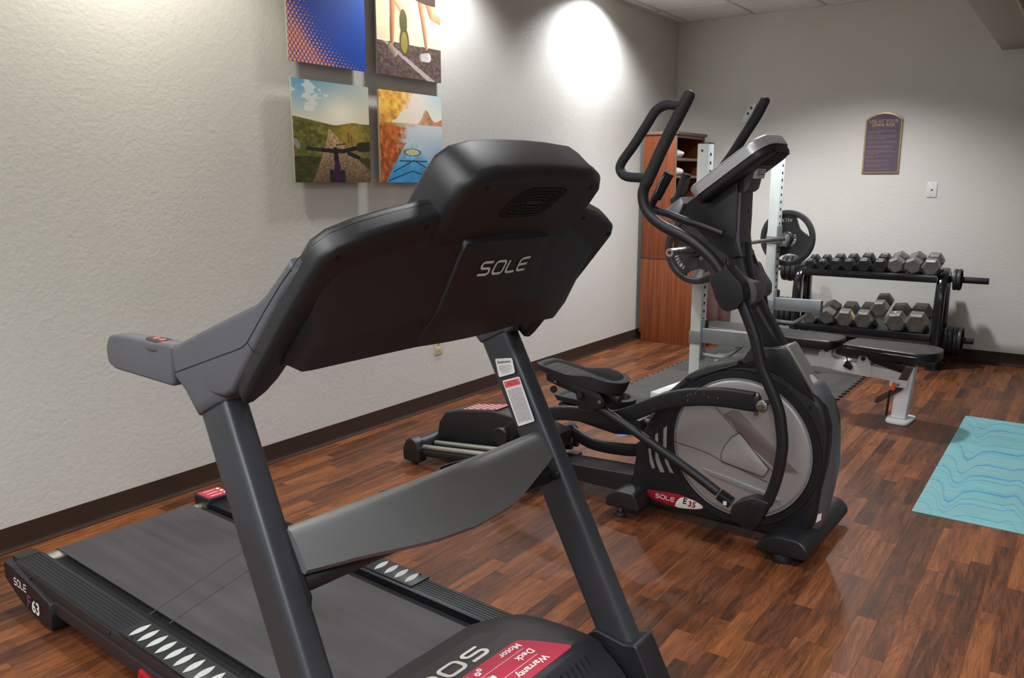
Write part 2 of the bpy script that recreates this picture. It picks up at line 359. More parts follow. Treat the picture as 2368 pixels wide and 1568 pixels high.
def wordmark():
    """the four square letters of the maker's mark; unit height, each letter 1.25 wide"""
    r = 0.28; g = []
    S = [(1.15,1)]+arcpts((r,1-r*0.9),r*0.9,90,180)+arcpts((r,0.5+r*0.8),r*0.8,180,270)+arcpts((1.15-r,0.5-r*0.8),r*0.8,90,0)+arcpts((1.15-r,r*0.9),r*0.9,0,-90)+[(0,0)]
    O = arcpts((r,r),r,180,270)+arcpts((1.15-r,r),r,270,360)+arcpts((1.15-r,1-r),r,0,90)+arcpts((r,1-r),r,90,180)
    Lt = [(0,1)]+arcpts((r,r),r,180,270)+[(1.1,0)]
    E1 = [(1.15,1)]+arcpts((r,1-r),r,90,180)+arcpts((r,r),r,180,270)+[(1.1,0)]
    E2 = [(0.0,0.5),(1.05,0.5)]
    for k, (P, cl) in enumerate(((S,False),(O,True),(Lt,False),(E1,False),(E2,False))):
        x0 = (0,1.55,3.1,4.5,4.5)[k]; g.append(([(x+x0,y) for x,y in P], cl))
    return g, 5.65
def logo(name, f, h, m, parent, stroke=0.17, slant=0.18, only=None):
    """lay the wordmark out with f(x, y) -> 3D; h = letter height; centred"""
    g, W = wordmark(); V = []; F = []
    for k, (P, cl) in enumerate(g):
        if only is not None and k not in only: continue
        v, q = ribbon(P, stroke, cl); b = len(V)
        for x, y in v: V.append(f((x-W/2+slant*(y-0.5))*h, (y-0.5)*h))
        F += [tuple(b+i for i in t) for t in q]
    return mk(name, V, F, m, parent, 0)
def text(name, s, size, f, m, parent, align='CENTER', bold=0.0, space=1.0, line=1.0):
    """flat lettering placed by f(x, y) -> 3D"""
    c = bpy.data.curves.new(name,'FONT'); c.body = s; c.size = size; c.align_x = align; c.align_y = 'CENTER'; c.resolution_u = 2
    c.space_character = space; c.space_line = line; c.offset = bold
    o = bpy.data.objects.new(name, c); COL.objects.link(o); dg = bpy.context.evaluated_depsgraph_get(); dg.update()
    me = bpy.data.meshes.new_from_object(o.evaluated_get(dg)); bpy.data.objects.remove(o, do_unlink=True)
    for v in me.vertices: v.co = Vector(f(v.co.x, v.co.y))
    me.materials.clear(); return link(name, me, m, parent, 0)
def flat(name, pts, f, m, parent): return mk(name, [f(x,y) for x,y in pts], [tuple(range(len(pts)))], m, parent, 0)
def ell(cx, cy, rx, ry, n=24, e=2.0):
    o = []
    for k in range(n):
        a = 2*math.pi*k/n; c, s = math.cos(a), math.sin(a)
        o.append((cx+rx*math.copysign(abs(c)**(2/e),c), cy+ry*math.copysign(abs(s)**(2/e),s)))
    return o
def painted(name, nx, ny, f, fn, m, parent, gain=1.0):
    """finely divided flat print: fn(U, V) -> rgb array (0-255), f(u, v) -> 3D, u and v from 0 to 1"""
    us = np.linspace(0,1,nx); vs = np.linspace(0,1,ny); U, Vv = np.meshgrid(us, vs)
    V = [f(u,v) for v in vs for u in us]
    F = [(j*nx+i, j*nx+i+1, (j+1)*nx+i+1, (j+1)*nx+i) for j in range(ny-1) for i in range(nx-1)]
    me = bpy.data.meshes.new(name); me.from_pydata(V, [], F)
    rgb = np.clip(fn(U, Vv)*gain, 0, 255)/255.0; rgb = np.where(rgb <= 0.04045, rgb/12.92, ((rgb+0.055)/1.055)**2.4)
    a = me.color_attributes.new('ink','FLOAT_COLOR','POINT'); buf = np.ones((nx*ny,4), np.float32); buf[:,:3] = rgb.reshape(-1,3); a.data.foreach_set('color', buf.ravel())
    return link(name, me, m, parent, 0)
rng = np.random.default_rng(7)
def vnoise(U, V, sx, sy, seed=0, octv=4):
    r = np.zeros_like(U); amp = 1; tot = 0
    for o in range(octv):
        g = np.random.default_rng(seed+o).random((64,64)); x = U*sx*(2**o); y = V*sy*(2**o)
        xi = np.floor(x).astype(int); yi = np.floor(y).astype(int); fx = x-xi; fy = y-yi; fx = fx*fx*(3-2*fx); fy = fy*fy*(3-2*fy)
        s = lambda a,b: g[a%64, b%64]
        r += amp*((s(xi,yi)*(1-fx)+s(xi+1,yi)*fx)*(1-fy)+(s(xi,yi+1)*(1-fx)+s(xi+1,yi+1)*fx)*fy); tot += amp; amp *= 0.5
    return r/tot

# ================================================================== SETTING
XL, YB, ZC = -3.33, 7.416, 2.871
XR, YF = 3.2, -3.0
random.seed(5)
floor = struct(box('floor', XL-0.1, XR+0.1, YF-0.1, YB+0.1, -0.06, -0.004, mat('dark_subfloor',(30,20,16),0.9), None, 0))
# strips of the wood floor: each its own plank
PW = 0.0655
strips = []
x = XL+0.01; ci = 0
while x < 1.0:
    y = 0.25-random.random()*0.4
    while y < YB-0.01:
        ln = random.choice((0.3,0.38,0.46,0.55,0.62)); y1 = min(y+ln, YB-0.012)
        if y1-y > 0.03: strips.append((x, x+PW, y, y1))
        y += ln
    x += PW
fwd = Vector((-0.56518124,0.8033001,-0.18782734)); rgt = Vector((0.81785626,0.57542258,0)); upv = Vector((-0.10808009,0.15361576,0.98220206))
def inview(cx, cy):
    d = Vector((cx,cy,-1.42)); w = d.dot(fwd)
    if w < 0.3: return None
    px = 1184+1893*d.dot(rgt)/w; py = 784-1893*d.dot(upv)/w
    return w if -60 < px < 2430 and 300 < py < 1640 else None
vis = []; rest = []
for s in strips:
    w = inview((s[0]+s[1])/2, (s[2]+s[3])/2)
    if w is None: rest.append(s); continue
    vis.append(((s[3]-s[2])/(w*w*w), s))       # a rough size in the picture
vis.sort(key=lambda t: -t[0]); own = [s for _, s in vis[:298]]; rest += [s for _, s in vis[298:]]
def plank_mesh(name, lst):
    V = []; F = []; T = []
    for x0, x1, y0, y1 in lst:
        b = len(V); g = 0.00012; c = 0.0003
        x0 += g; x1 -= g; y0 += g; y1 -= g
        V += [(x0,y0,-0.004),(x1,y0,-0.004),(x1,y1,-0.004),(x0,y1,-0.004),(x0,y0,-c*0.5),(x1,y0,-c*0.5),(x1,y1,-c*0.5),(x0,y1,-c*0.5),(x0+c,y0+c,0),(x1-c,y0+c,0),(x1-c,y1-c,0),(x0+c,y1-c,0)]
        F += [tuple(b+i for i in q) for q in ((8,9,10,11),(4,5,9,8),(5,6,10,9),(6,7,11,10),(7,4,8,11),(0,1,5,4),(1,2,6,5),(2,3,7,6),(3,0,4,7))]
        t = (random.betavariate(1.6,1.6), random.random(), random.random(), 1.0); T += [t]*12
    me = bpy.data.meshes.new(name); me.from_pydata(V, [], F); a = me.color_attributes.new('tone','FLOAT_COLOR','POINT'); a.data.foreach_set('color', np.array(T,np.float32).ravel())
    return me
for s in own: link('plank', plank_mesh('plank',[s]), PLANK, floor, 0)
o = link('plank_field', plank_mesh('plank_field', rest), PLANK, floor, 0); o['kind'] = 'stuff'

wl = struct(box('wall_left', XL-0.12, XL, YF, YB+0.12, 0, ZC+0.1, WALL, None, 0))
wb = struct(box('wall_back', XL, XR, YB, YB+0.12, 0, ZC+0.1, WALL, None, 0))
wr = struct(box('wall_right', XR, XR+0.12, YF, YB+0.12, 0, ZC+0.1, WALL, None, 0))
wf = struct(box('wall_front', XL-0.12, XR+0.12, YF-0.12, YF, 0, ZC+0.1, WALL, None, 0))
def baseprof(d=1): return [(0,0),(0.016,0),(0.0155,0.004),(0.007,0.013),(0.0045,0.02),(0.0042,0.096),(0.003,0.1),(0,0.1)]
bl = struct(mk('baseboard_left', *prism_data([(XL+a,b) for a,b in baseprof()], YF, YB, 'y'), BASEB, None, 30))
bb = struct(mk('baseboard_back', *prism_data([(YB-a,b) for a,b in baseprof()], XL, XR, 'x'), BASEB, None, 30))
ceil = struct(box('ceiling', XL-0.12, XR+0.12, YF-0.12, YB+0.12, ZC+0.03, ZC+0.1, mat('ceiling_deck',(150,146,142),0.9), None, 0))
gx = [XL]+[-3.235+0.61*k for k in range(0,5)]; gy = [YB-0.015]+[6.855-0.61*k for k in range(0,17)]
tile_me = None
for i in range(len(gx)-1):
    for j in range(len(gy)-1):
        x0, x1 = gx[i]+0.012, gx[i+1]-0.012; y0, y1 = max(gy[j+1],YF)+0.012, gy[j]-0.012
        if i == 0: x0 = XL+0.005
        vis_t = y0 > 4.6
        if vis_t: box('tile', x0, x1, y0, y1, ZC+0.002, ZC+0.016, CEIL, ceil, 0)
far_t = [box('t', gx[i]+0.012, gx[i+1]-0.012, YF+0.01, 4.6, ZC+0.002, ZC+0.016, CEIL, None, 0) for i in range(len(gx)-1)]+[box('t', gx[-1]+0.012, XR, YF+0.01, YB-0.01, ZC+0.002, ZC+0.016, CEIL, None, 0)]
o = merge('tile_field', far_t, ceil); o['kind'] = 'stuff'
for xx in gx[1:]: box('grid_tee', xx-0.012, xx+0.012, YF, YB, ZC-0.004, ZC+0.012, TEE, ceil, 0)
for k, yy in enumerate(gy[:6]): box('grid_tee', XL, XR, yy-0.012, yy+0.012, ZC-0.0035, ZC+0.0115, TEE, ceil, 0)
box('wall_angle', XL, XL+0.02, YF, YB, ZC-0.006, ZC+0.0125, TEE, ceil, 0)
sf = struct(box('ceiling_soffit', -0.70, -0.47, YF, YB, 2.4, ZC+0.03, SOFF, None, 0.004))
struct(box('trim_1', -0.47, -0.455, YF, YB, 2.385, 2.42, mat('pale_trim',(190,186,160),0.5), None, 0.002))

# ================================================================== WALL THINGS
def art_blue(U, V):
    c = np.empty(U.shape+(3,)); g = np.clip(V*0.5+U*0.5,0,1)[...,None]
    c[:] = np.array([22,58,158])*(1-g)+np.array([36,96,200])*g
    # halftone dots growing towards the lower left corner
    k = 21.0; a = U*k; b = V*k*1.6; row = np.floor(b); a = a+0.5*(row%2); fx = a-np.floor(a)-0.5; fy = b-row-0.5
    d = np.sqrt(fx*fx+(fy/1.6)**2); cx = (np.floor(a)+0.5)/k; cy = (row+0.5)/k/1.6
    dist = np.sqrt((cx-1.15)**2+(cy-1.05)**2); rr = np.clip((dist-0.97)*1.15,0,0.36)
    mk_ = (d < rr); c[mk_] = (236,150,92); return c
def art_run(U, V):
    c = np.empty(U.shape+(3,)); s = np.clip((V-0.33)/0.67,0,1)[...,None]
    c[:] = np.array([250,240,205])*(1-s)+np.array([226,205,150])*s
    glow = np.exp(-((U-0.45)**2/0.10+(V-0.85)**2/0.12))[...,None]; c = c*(1-glow*0.6)+np.array([255,222,120])*glow*0.6
    wall_ = (V > 0.345)&(V < 0.47+0.12*U)&(V > 0.36); c[wall_] = c[wall_]*0.4+np.array([238,214,170])*0.6
    gr = V < 0.345+0.01*U; n = vnoise(U,V,34,46,11)[...,None]; g = np.array([96,78,74])*(0.6+0.9*n)+0*c; c = np.where(gr[...,None], g, c)
    ln = gr&(np.abs(U-(0.12+(0.34-V)*2.1)) < 0.035+0.10*(0.34-V)); c[ln] = c[ln]*0.35+np.array([222,214,206])*0.65
    def seg(x0,y0,x1,y1,w0,w1,col):
        dx, dy = x1-x0, y1-y0; t = np.clip(((U-x0)*dx+(V-y0)*dy)/(dx*dx+dy*dy),0,1); d = np.hypot(U-x0-t*dx, V-y0-t*dy); w = w0+(w1-w0)*t
        m = d < w; sh = (0.82+0.3*np.clip((U-x0-t*dx)/w,-1,1))[...,None]; c[m] = (np.array(col)*sh)[m]
    seg(0.15,1.05,0.28,0.80,0.085,0.055,(232,170,120)); seg(0.25,0.86,0.22,0.34,0.05,0.028,(206,140,96)); seg(0.28,0.80,0.40,0.66,0.05,0.035,(238,190,140))
    seg(0.66,1.0,0.70,0.72,0.07,0.05,(206,140,104)); seg(0.70,0.72,0.76,0.35,0.045,0.024,(214,150,112)); seg(0.80,0.86,0.86,0.70,0.07,0.05,(216,150,112)); seg(0.86,0.70,1.02,0.66,0.05,0.045,(228,164,120))
    sh = (U > 0.52-0.1*(V-0.85))&(U < 0.92)&(V > 0.82-0.12*(U-0.6))&(V > 0.80); c[sh] = np.array([66,52,48])
    sole = (((U-0.40)/0.062)**2+((V-0.57)/0.13)**2 < 1)|(((U-0.41)/0.075)**2+((V-0.37)/0.15)**2 < 1); c[sole] = (92,84,46)
    s2 = ((U-0.41)/0.05)**2+((V-0.36)/0.11)**2 < 1; c[s2] = (150,138,66)
    seg(0.19,0.30,0.26,0.24,0.035,0.04,(190,168,140)); seg(0.68,0.24,0.78,0.25,0.04,0.05,(232,226,216)); return c
def art_bike(U, V):
    c = np.empty(U.shape+(3,)); s = np.clip((V-0.58)/0.42,0,1)[...,None]; c[:] = np.array([236,228,200])*(1-s)+np.array([96,160,200])*s
    r_ = np.clip(U*1.2-0.15,0,1)[...,None]*0.75; c = c*(1-r_)+np.array([232,222,190])*r_
    gl = np.exp(-((U-0.62)**2/0.06+(V-0.68)**2/0.03))[...,None]; c = c*(1-gl)+np.array([255,250,228])*gl
    cl = vnoise(U,V,5,9,3); m = (cl > 0.68)&(V > 0.70)&(U < 0.45); c[m] = c[m]*0.35+np.array([240,240,232])*0.65
    hor = 0.645-0.13*np.clip(U,0,0.5)+0.18*np.clip(U-0.55,0,0.2)-0.03*np.clip(U-0.75,0,1)
    n = vnoise(U,V,22,30,21)[...,None]; g = np.array([104,104,44])*(0.5+1.0*n); g = g*(1-0.55*np.exp(-((U-0.72)**2/0.05+(V-0.5)**2/0.05))[...,None])+np.array([222,170,60])*0.55*np.exp(-((U-0.72)**2/0.05+(V-0.5)**2/0.05))[...,None]
    c = np.where((V < hor)[...,None], g, c)
    xl = 0.43-0.55*np.clip(0.50-V,0,1)**1.3; xr = 0.47+1.3*np.clip(0.52-V,0,1); pth = (V < 0.53)&(U > xl)&(U < xr)
    n2 = vnoise(U,V,50,60,31)[...,None]; p = np.array([160,132,98])*(0.55+0.8*n2)*(0.65+0.65*np.clip(V/0.5,0,1)[...,None]); c = np.where(pth[...,None], p, c)
    lo = (V < 0.26)&(~pth); c = np.where(lo[...,None], c*0.6, c)
    def ln(x0,y0,x1,y1,w,col):
        dx, dy = x1-x0, y1-y0; t = np.clip(((U-x0)*dx+(V-y0)*dy)/(dx*dx+dy*dy),0,1); m = np.hypot(U-x0-t*dx, V-y0-t*dy) < w; c[m] = col
    ln(0.04,0.345,0.35,0.325,0.018,(44,46,34)); ln(0.04,0.345,0.12,0.34,0.026,(70,110,40)); ln(0.35,0.325,0.62,0.32,0.022,(30,28,32)); ln(0.62,0.32,0.86,0.37,0.022,(34,28,30)); ln(0.86,0.37,1.0,0.38,0.05,(48,44,30)); ln(0.02,0.40,0.05,0.36,0.03,(150,140,130))
    ln(0.52,0.33,0.54,0.18,0.03,(28,26,34)); ln(0.47,0.10,0.47,0.02,0.035,(34,30,36)); ln(0.61,0.10,0.61,0.02,0.035,(34,38,36)); ln(0.54,0.17,0.54,0.0,0.04,(58,26,66)); ln(0.53,0.38,0.66,0.40,0.006,(30,30,34)); ln(0.70,0.30,0.84,0.26,0.022,(30,30,34))
    ln(0.69,0.56,0.72,0.50,0.03,(176,132,50)); ln(0.70,0.62,0.70,0.62,0.018,(160,116,48)); ln(0.70,0.50,0.70,0.42,0.014,(120,96,44)); ln(0.74,0.48,0.75,0.38,0.010,(110,96,60)); return c
def art_kayak(U, V):
    c = np.empty(U.shape+(3,)); c[:] = (250,244,226)
    b = np.clip((V-0.72)*2.2,0,1)[...,None]*np.clip(U-0.35,0,1)[...,None]*1.4; c = c*(1-b)+np.array([140,196,220])*b
    n = vnoise(U,V,16,18,41)[...,None]; tr = (V > 0.60+0.15*(U > 0.45))&(U < 0.16+0.36*np.clip((V-0.62)*3.2,0,1)+0.5*(vnoise(U,V,12,12,5)-0.5)); c = np.where(tr[...,None], np.array([222,158,66])*(0.45+1.1*n)+np.array([40,34,20]), c)
    t2 = (V > 0.655)&(V < 0.655+0.17*np.exp(-((U-0.74)/0.09)**2)+0.10*np.clip(U-0.80,0,1)*4); c = np.where(t2[...,None], np.array([214,150,104])*(0.7+0.6*n), c)
    gl = np.exp(-((U-0.55)**2/0.02+(V-0.84)**2/0.03))[...,None]; c = c*(1-gl)+np.array([255,240,226])*gl
    wt = V < 0.655; w = np.empty(U.shape+(3,)); w[:] = (214,222,226); k = np.clip((0.60-V)*1.9,0,1)[...,None]*np.clip(U-0.2,0,1)[...,None]*1.3; w = w*(1-k)+np.array([96,150,196])*k
    rf = np.clip((0.42-U+0.35*(vnoise(U,V,8,30,15)-0.5)+0.10*(0.6-V))*6,0,1)[...,None]; n3 = vnoise(U,V,30,20,61)[...,None]; w = w*(1-rf)+(np.array([168,88,40])*(0.40+1.1*n3)+np.array([60,36,10])*np.clip(V,0,1)[...,None])*rf; c = np.where(wt[...,None], w, c)
    ca = ((V > 0.625)&(V < 0.665)&(U < 0.55)); c[ca] = c[ca]*0.6+np.array([210,180,110])*0.4
    wd_ = 0.42*np.clip((0.52-V)/0.52,0,1)**0.85; bo = (np.abs(U-(0.5-0.02*V)) < wd_)&(V < 0.52); n4 = vnoise(U,V,14,14,71)[...,None]
    kb = np.array([196,220,224])*(np.clip((V-0.15)/0.3,0,1)[...,None])+np.array([58,150,206])*(1-np.clip((V-0.15)/0.3,0,1)[...,None]); kb = kb*(0.85+0.3*n4); c = np.where(bo[...,None], kb, c)
    e = ((U-0.50)/0.14)**2+((V-0.34)/0.042)**2; c[(e < 1.0)&(e > 0.0)] = (70,76,84); c[e < 0.66] = (214,200,160)
    def ln(x0,y0,x1,y1,w,col):
        dx, dy = x1-x0, y1-y0; t = np.clip(((U-x0)*dx+(V-y0)*dy)/(dx*dx+dy*dy),0,1); m = (np.hypot(U-x0-t*dx, V-y0-t*dy) < w)&bo; c[m] = col
    for q in ((0.2,0.12,0.52,0.25),(0.52,0.25,0.85,0.12),(0.12,0.02,0.5,0.13),(0.5,0.13,0.9,0.02),(0.30,0.24,0.74,0.24)): ln(*q,0.007,(24,60,96))
    return c
def canvas(label, y0, y1, z0, z1, fn, extra=None):
    r = thing('canvas_print', label, 'wall art', (XL,(y0+y1)/2,z0), 0, 'canvas prints on the left wall')
    w = y1-y0; h = z1-z0; d = 0.043
    box('panel_board', 0.031, d-0.0008, -w/2, w/2, 0, h, mat('canvas_edge',(150,146,130),0.7), r, 0.001)
    painted('print', 200, 200, lambda u,v: (d, (u-0.5)*w, v*h), fn, CANVAS, r, 0.98)
    box('hanging_cleat', 0.0, 0.031, -w/4, w/4, h*0.7, h*0.78, EDGE, r, 0)
    if extra: extra(r, w, h, d)
    return r
def blue_words(r, w, h, d):
    text('lettering', 'WORKOUT', 0.075, lambda x,y: (d+0.0015, x+0.10, y+0.485), WHT, r, bold=0.001)
canvas('blue print with orange halftone dots, upper left of the four canvases', 2.783, 3.309, 2.005, 2.53, art_blue, blue_words)
canvas('canvas showing runners legs on a road, upper right of the four canvases', 3.396, 3.934, 2.005, 2.53, art_run)
canvas('canvas showing mountain bike handlebars on a dirt trail, lower left of the four', 2.790, 3.318, 1.42, 1.925, art_bike)
canvas('canvas showing a blue kayak bow on an autumn lake, lower right of the four', 3.396, 3.933, 1.42, 1.925, art_kayak)

def outlet(name, label, cx, cz, wall):
    r = thing(name, label, 'power outlet', (XL,cx,cz) if wall == 'L' else (cx,YB,cz), 0 if wall == 'L' else -90, 'duplex wall outlets')
    box('cover_plate', 0, 0.006, -0.035, 0.035, -0.0575, 0.0575, CREAM, r, 0.002)
    for dz in (-0.02,0.02):
        q = prism('receptacle', ell(0,dz,0.017,0.014,20,3), 0.006, 0.0085, 'x', CREAM, r, 0.001)
        for dy in (-0.007,0.007): box('slot', 0.0083, 0.0089, dy-0.0013, dy+0.0013, dz-0.001, dz+0.008, SLOT, q, 0)
        prism('slot', ell(0,dz-0.008,0.0028,0.0028,10), 0.0083, 0.0089, 'x', SLOT, q)
    cyl('screw', (0.006,0,0), (0.0075,0,0), 0.003, CREAM, r, 10)
outlet('wall_outlet', 'cream duplex outlet low on the left wall behind the treadmill console', 3.913, 0.397, 'L')
outlet('wall_outlet', 'cream duplex outlet on the back wall beside the left end of the dumbbell rack', -2.02, 0.60, 'B')
r = thing('wall_jack_plate', 'white telephone jack plate with two screws on the back wall', 'wall plate', (-1.088,YB,1.362), -90)
prism('plate', rp([(-0.036,-0.059),(0.036,-0.059),(0.036,0.059),(-0.036,0.059)],0.004), 0, 0.006, 'x', PLATEW, r, 0.0015)
box('jack_port', 0.006, 0.0075, -0.009, 0.007, -0.01, 0.008, mat('jack_grey',(150,148,146),0.5), r, 0.001)
box('jack_hole', 0.007, 0.0082, -0.004, 0.004, -0.005, 0.004, VOID, r, 0)
for dz in (-0.048,0.048): cyl('screw', (0.006,0,dz), (0.0078,0,dz), 0.0035, STEEL, r, 10)

# sign on the back wall
SG = mat('plum_sign_face', (84,66,84), 0.5); GOLD = mat('antique_gold', (168,152,104), 0.4, 0.4); GOLDT = mat('dull_gold_lettering', (150,134,112), 0.5)
r = thing('wall_sign', 'plum arched safety sign with gold border reading use at your own risk', 'sign', (-1.488,YB,1.496), 0)
def archo(w, h0, h1, n=14): return [(-w,0),(w,0)]+[(w*math.cos(R(a)), h0+(h1-h0)*math.sin(R(a))) for a in np.linspace(0,180,n)]
def sarch(w, b, hs, ht, n=12):
    Rr = (w*w+(ht-hs)**2)/(2*(ht-hs)); a = math.asin(w/Rr); return [(-w,b),(w,b)]+[(Rr*math.sin(t), ht-Rr+Rr*math.cos(t)) for t in np.linspace(a,-a,n)]
prism('frame', sarch(0.143,0,0.43,0.49), -0.016, 0, 'y', GOLD, r, 0.003)
prism('face', sarch(0.130,0.012,0.424,0.476), -0.0175, -0.01, 'y', SG, r, 0)
fs = lambda x,y: (x,-0.0182,y)
text('lettering', 'USE AT YOUR\nOWN RISK', 0.036, lambda x,y: fs(x,y+0.40), GOLD, r, bold=0.0005, line=0.85)
body = 'Consult your physician before exercising\nand follow his advice.\n \nImproper use of this equipment can result\nin injury. Use the equipment carefully and\nonly for its intended purpose.\n \nThis exercise room is not supervised. Do\nnot exercise without someone else present.\n \nDo not over exercise. At the first sign of\nstress or discomfort, discontinue use.\n \nUse this equipment at your own risk.\nWe are not responsible for injuries relating\nto equipment use.\n \nEquipment is for the use of registered\nguests only.\n \nNo eating, drinking or horseplay is\npermitted in this area.\n \nChildren under the age of 16 are not\npermitted in this area.\n \nUse this equipment only as directed.'
text('body_lettering', body, 0.0128, lambda x,y: fs(x-0.118,y+0.185), GOLDT, r, align='LEFT', line=0.92)

# ================================================================== CABINET
cb = thing('storage_cabinet', 'cherry laminate storage cabinet with open shelves above two doors in the corner', 'cabinet', (XL,6.68,0))
D1, D2, WY, ZM, ZT = 0.345, 0.655, 0.62, 0.775, 1.85
box('side_panel', 0.045, D1, 0, 0.02, ZM, ZT-0.025, CHERRY, cb, 0.001)
box('side_panel', 0.045, D1, WY-0.02, WY, ZM, ZT-0.025, CHERRY, cb, 0.001)
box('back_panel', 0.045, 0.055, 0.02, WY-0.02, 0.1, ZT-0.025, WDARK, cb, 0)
box('top_board', 0.035, D1+0.02, -0.012, WY+0.015, ZT-0.025, ZT, EDGE, cb, 0.003)
box('header_rail', D1-0.02, D1, 0.02, WY-0.02, ZT-0.05, ZT-0.025, EDGE, cb, 0.001)
for zs in (1.63,1.48,1.20): box('shelf', 0.055, D1-0.004, 0.02, WY-0.02, zs-0.022, zs, EDGE, cb, 0.001)
box('edge_band', D1, D1+0.003, 0, 0.02, ZM, ZT-0.025, EDGE, cb, 0.0005)
box('edge_band', D1, D1+0.003, WY-0.02, WY, ZM, ZT-0.025, EDGE, cb, 0.0005)
prism('lower_side', [(0.045,0.085),(0.065,0.085),(0.065,0.0),(D2-0.05,0.0),(D2-0.05,0.085),(D2,0.085),(D2,ZM-0.02),(0.045,ZM-0.02)], 0, 0.02, 'y', CHERRY, cb, 0.001)
box('lower_side', 0.065, D2, WY-0.02, WY, 0.0, ZM-0.02, CHERRY, cb, 0.001)
box('worktop', 0.04, D2+0.008, -0.004, WY+0.004, ZM-0.02, ZM, CHERRYD, cb, 0.002)
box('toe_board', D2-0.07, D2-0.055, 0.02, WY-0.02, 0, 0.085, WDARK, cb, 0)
for k in (0,1):
    d = box('door', D2, D2+0.018, 0.004+k*WY/2, WY/2-0.003+k*WY/2, 0.09, ZM-0.024, CHERRYD, cb, 0.0015)
    yh = WY/2-0.04 if k == 0 else WY/2+0.04
    tube('handle', [(D2+0.018,yh,0.42),(D2+0.045,yh,0.43),(D2+0.045,yh,0.50),(D2+0.018,yh,0.51)], 0.005, CHROME, d, 8, (0,1,0), 4)
def towel(label, y, z, s=1.0):
    V = []; F = []; n = 16; K = 9; rs = np.random.default_rng(int(y*100)+int(z*100))
    for i in range(K):
        t = i/(K-1); w = math.sin(math.pi*min(max(t,0.08),0.92))**0.45
        for k in range(n):
            a = 2*math.pi*k/n; q = 1+0.09*rs.standard_normal()
            V.append((0.05+0.09*math.cos(a)*w*q*s, (t-0.5)*0.21*s, 0.036+0.036*math.sin(a)*(w*q if math.sin(a) > 0 else 1)))
    for i in range(K-1):
        for k in range(n): F.append((i*n+k,i*n+(k+1)%n,(i+1)*n+(k+1)%n,(i+1)*n+k))
    F += [tuple(range(n))[::-1], tuple(range((K-1)*n,K*n))]
    o = mk('folded_towel', V, F, TOWEL, None, 60, (XL+0.22, y, z)); sub = o.modifiers.new('s','SUBSURF'); sub.levels = 1; sub.render_levels = 1
    return tag(o, label, 'towel', 'white towels in the cabinet')
towel('white folded towel on the upper cabinet shelf', 6.80, 1.631)
towel('white folded towel on the lower visible cabinet shelf', 6.80, 1.481)

# ================================================================== YOGA MAT
def yoga(U, V):
    X = U*0.61; Y = V*1.82
    c = np.empty(U.shape+(3,)); n = vnoise(U,V,6,120,9,3)[...,None]; c[:] = np.array([108,162,166]); c = c*(0.93+0.12*n)+np.array([10,-8,-6])*(vnoise(U,V,3,10,4,3)[...,None]-0.4)
    sh = np.interp(X,[0,0.023,0.048,0.065,0.079,0.094,0.116,0.131,0.157,0.207,0.256,0.324,0.35,0.366,0.38,0.40,0.42,0.44,0.46,0.49,0.54,0.62],[0,0.02,-0.01,-0.06,-0.13,-0.21,-0.24,-0.20,-0.08,-0.036,-0.042,-0.049,-0.012,-0.01,-0.05,-0.11,-0.20,-0.24,-0.20,-0.08,-0.04,-0.045])
    for p, w in ((0.117,0.009),(0.262,0.010),(0.341,0.009),(0.466,0.024),(0.50,0.006),(0.629,0.010),(0.707,0.022),(0.898,0.020),(1.114,0.008),(1.164,0.030),(1.285,0.008),(1.442,0.008),(1.495,0.008),(1.619,0.020),(1.655,0.006),(1.779,0.018),(1.90,0.012),(1.99,0.01)):
        am = 1.0+0.12*math.sin(p*17); lw = w*(0.55+0.45*np.clip(X/0.1,0,1)*(1+0.3*np.sin(X*31+p*9))); m = np.abs(Y-p-sh*am) < lw*0.5; c[m] = (56,134,168)
    return c
ym = thing('yoga_mat', 'aqua yoga mat with wavy blue lines lying on the wood floor', 'yoga mat', (-0.515,3.785,0))
box('foam_body', 0, 0.61, 0, 1.82, 0, 0.0046, mat('aqua_foam',(126,192,186),0.8), ym, 0.001)
painted('printed_face', 150, 420, lambda u,v: (0.0015+u*0.607, 0.0015+v*1.817, 0.005), yoga, YOGA, ym)
b = tag(mk('painters_tape', *prism_data([(0,0),(0.03,0.055),(0.16,-0.09),(0.13,-0.14)], 0, 0.0006, 'z'), BLUE, None, 0, (-2.205,4.145,0.0)), 'strip of blue tape stuck to the floor behind the elliptical', 'tape')

# ================================================================== PUZZLE MATS
def zig(p0, p1, nt, amp):
    p0 = np.array(p0); p1 = np.array(p1); d = p1-p0; L = np.linalg.norm(d); t = d/L; nrm = np.array([-t[1],t[0]]); out = [tuple(p0)]
    for k in range(nt):
        a = (k+0.18)/nt; s = 1 if k%2 else -1; w = 0.64/nt
        for q, h in ((0.10,0),(0.0,1),(1.0,1),(0.90,0)): out.append(tuple(p0+t*L*(a+w*q)+nrm*amp*s*h))
    out.append(tuple(p1)); return out
MX = [-2.575,-1.915,-1.262]; MY = [4.50,5.11,5.72,6.33,6.93]
hl = {}; vl = {}
for i in range(2):
    for j in range(5): hl[i,j] = zig((MX[i],MY[j]),(MX[i+1],MY[j]),14,0.011)
for i in range(3):
    for j in range(4): vl[i,j] = zig((MX[i],MY[j]),(MX[i],MY[j+1]),14,0.011)
names = {(0,0):'nearest left',(1,0):'nearest right',(0,1):'second row left',(1,1):'second row right',(0,2):'third row left',(1,2):'third row right',(0,3):'farthest left',(1,3):'farthest right'}
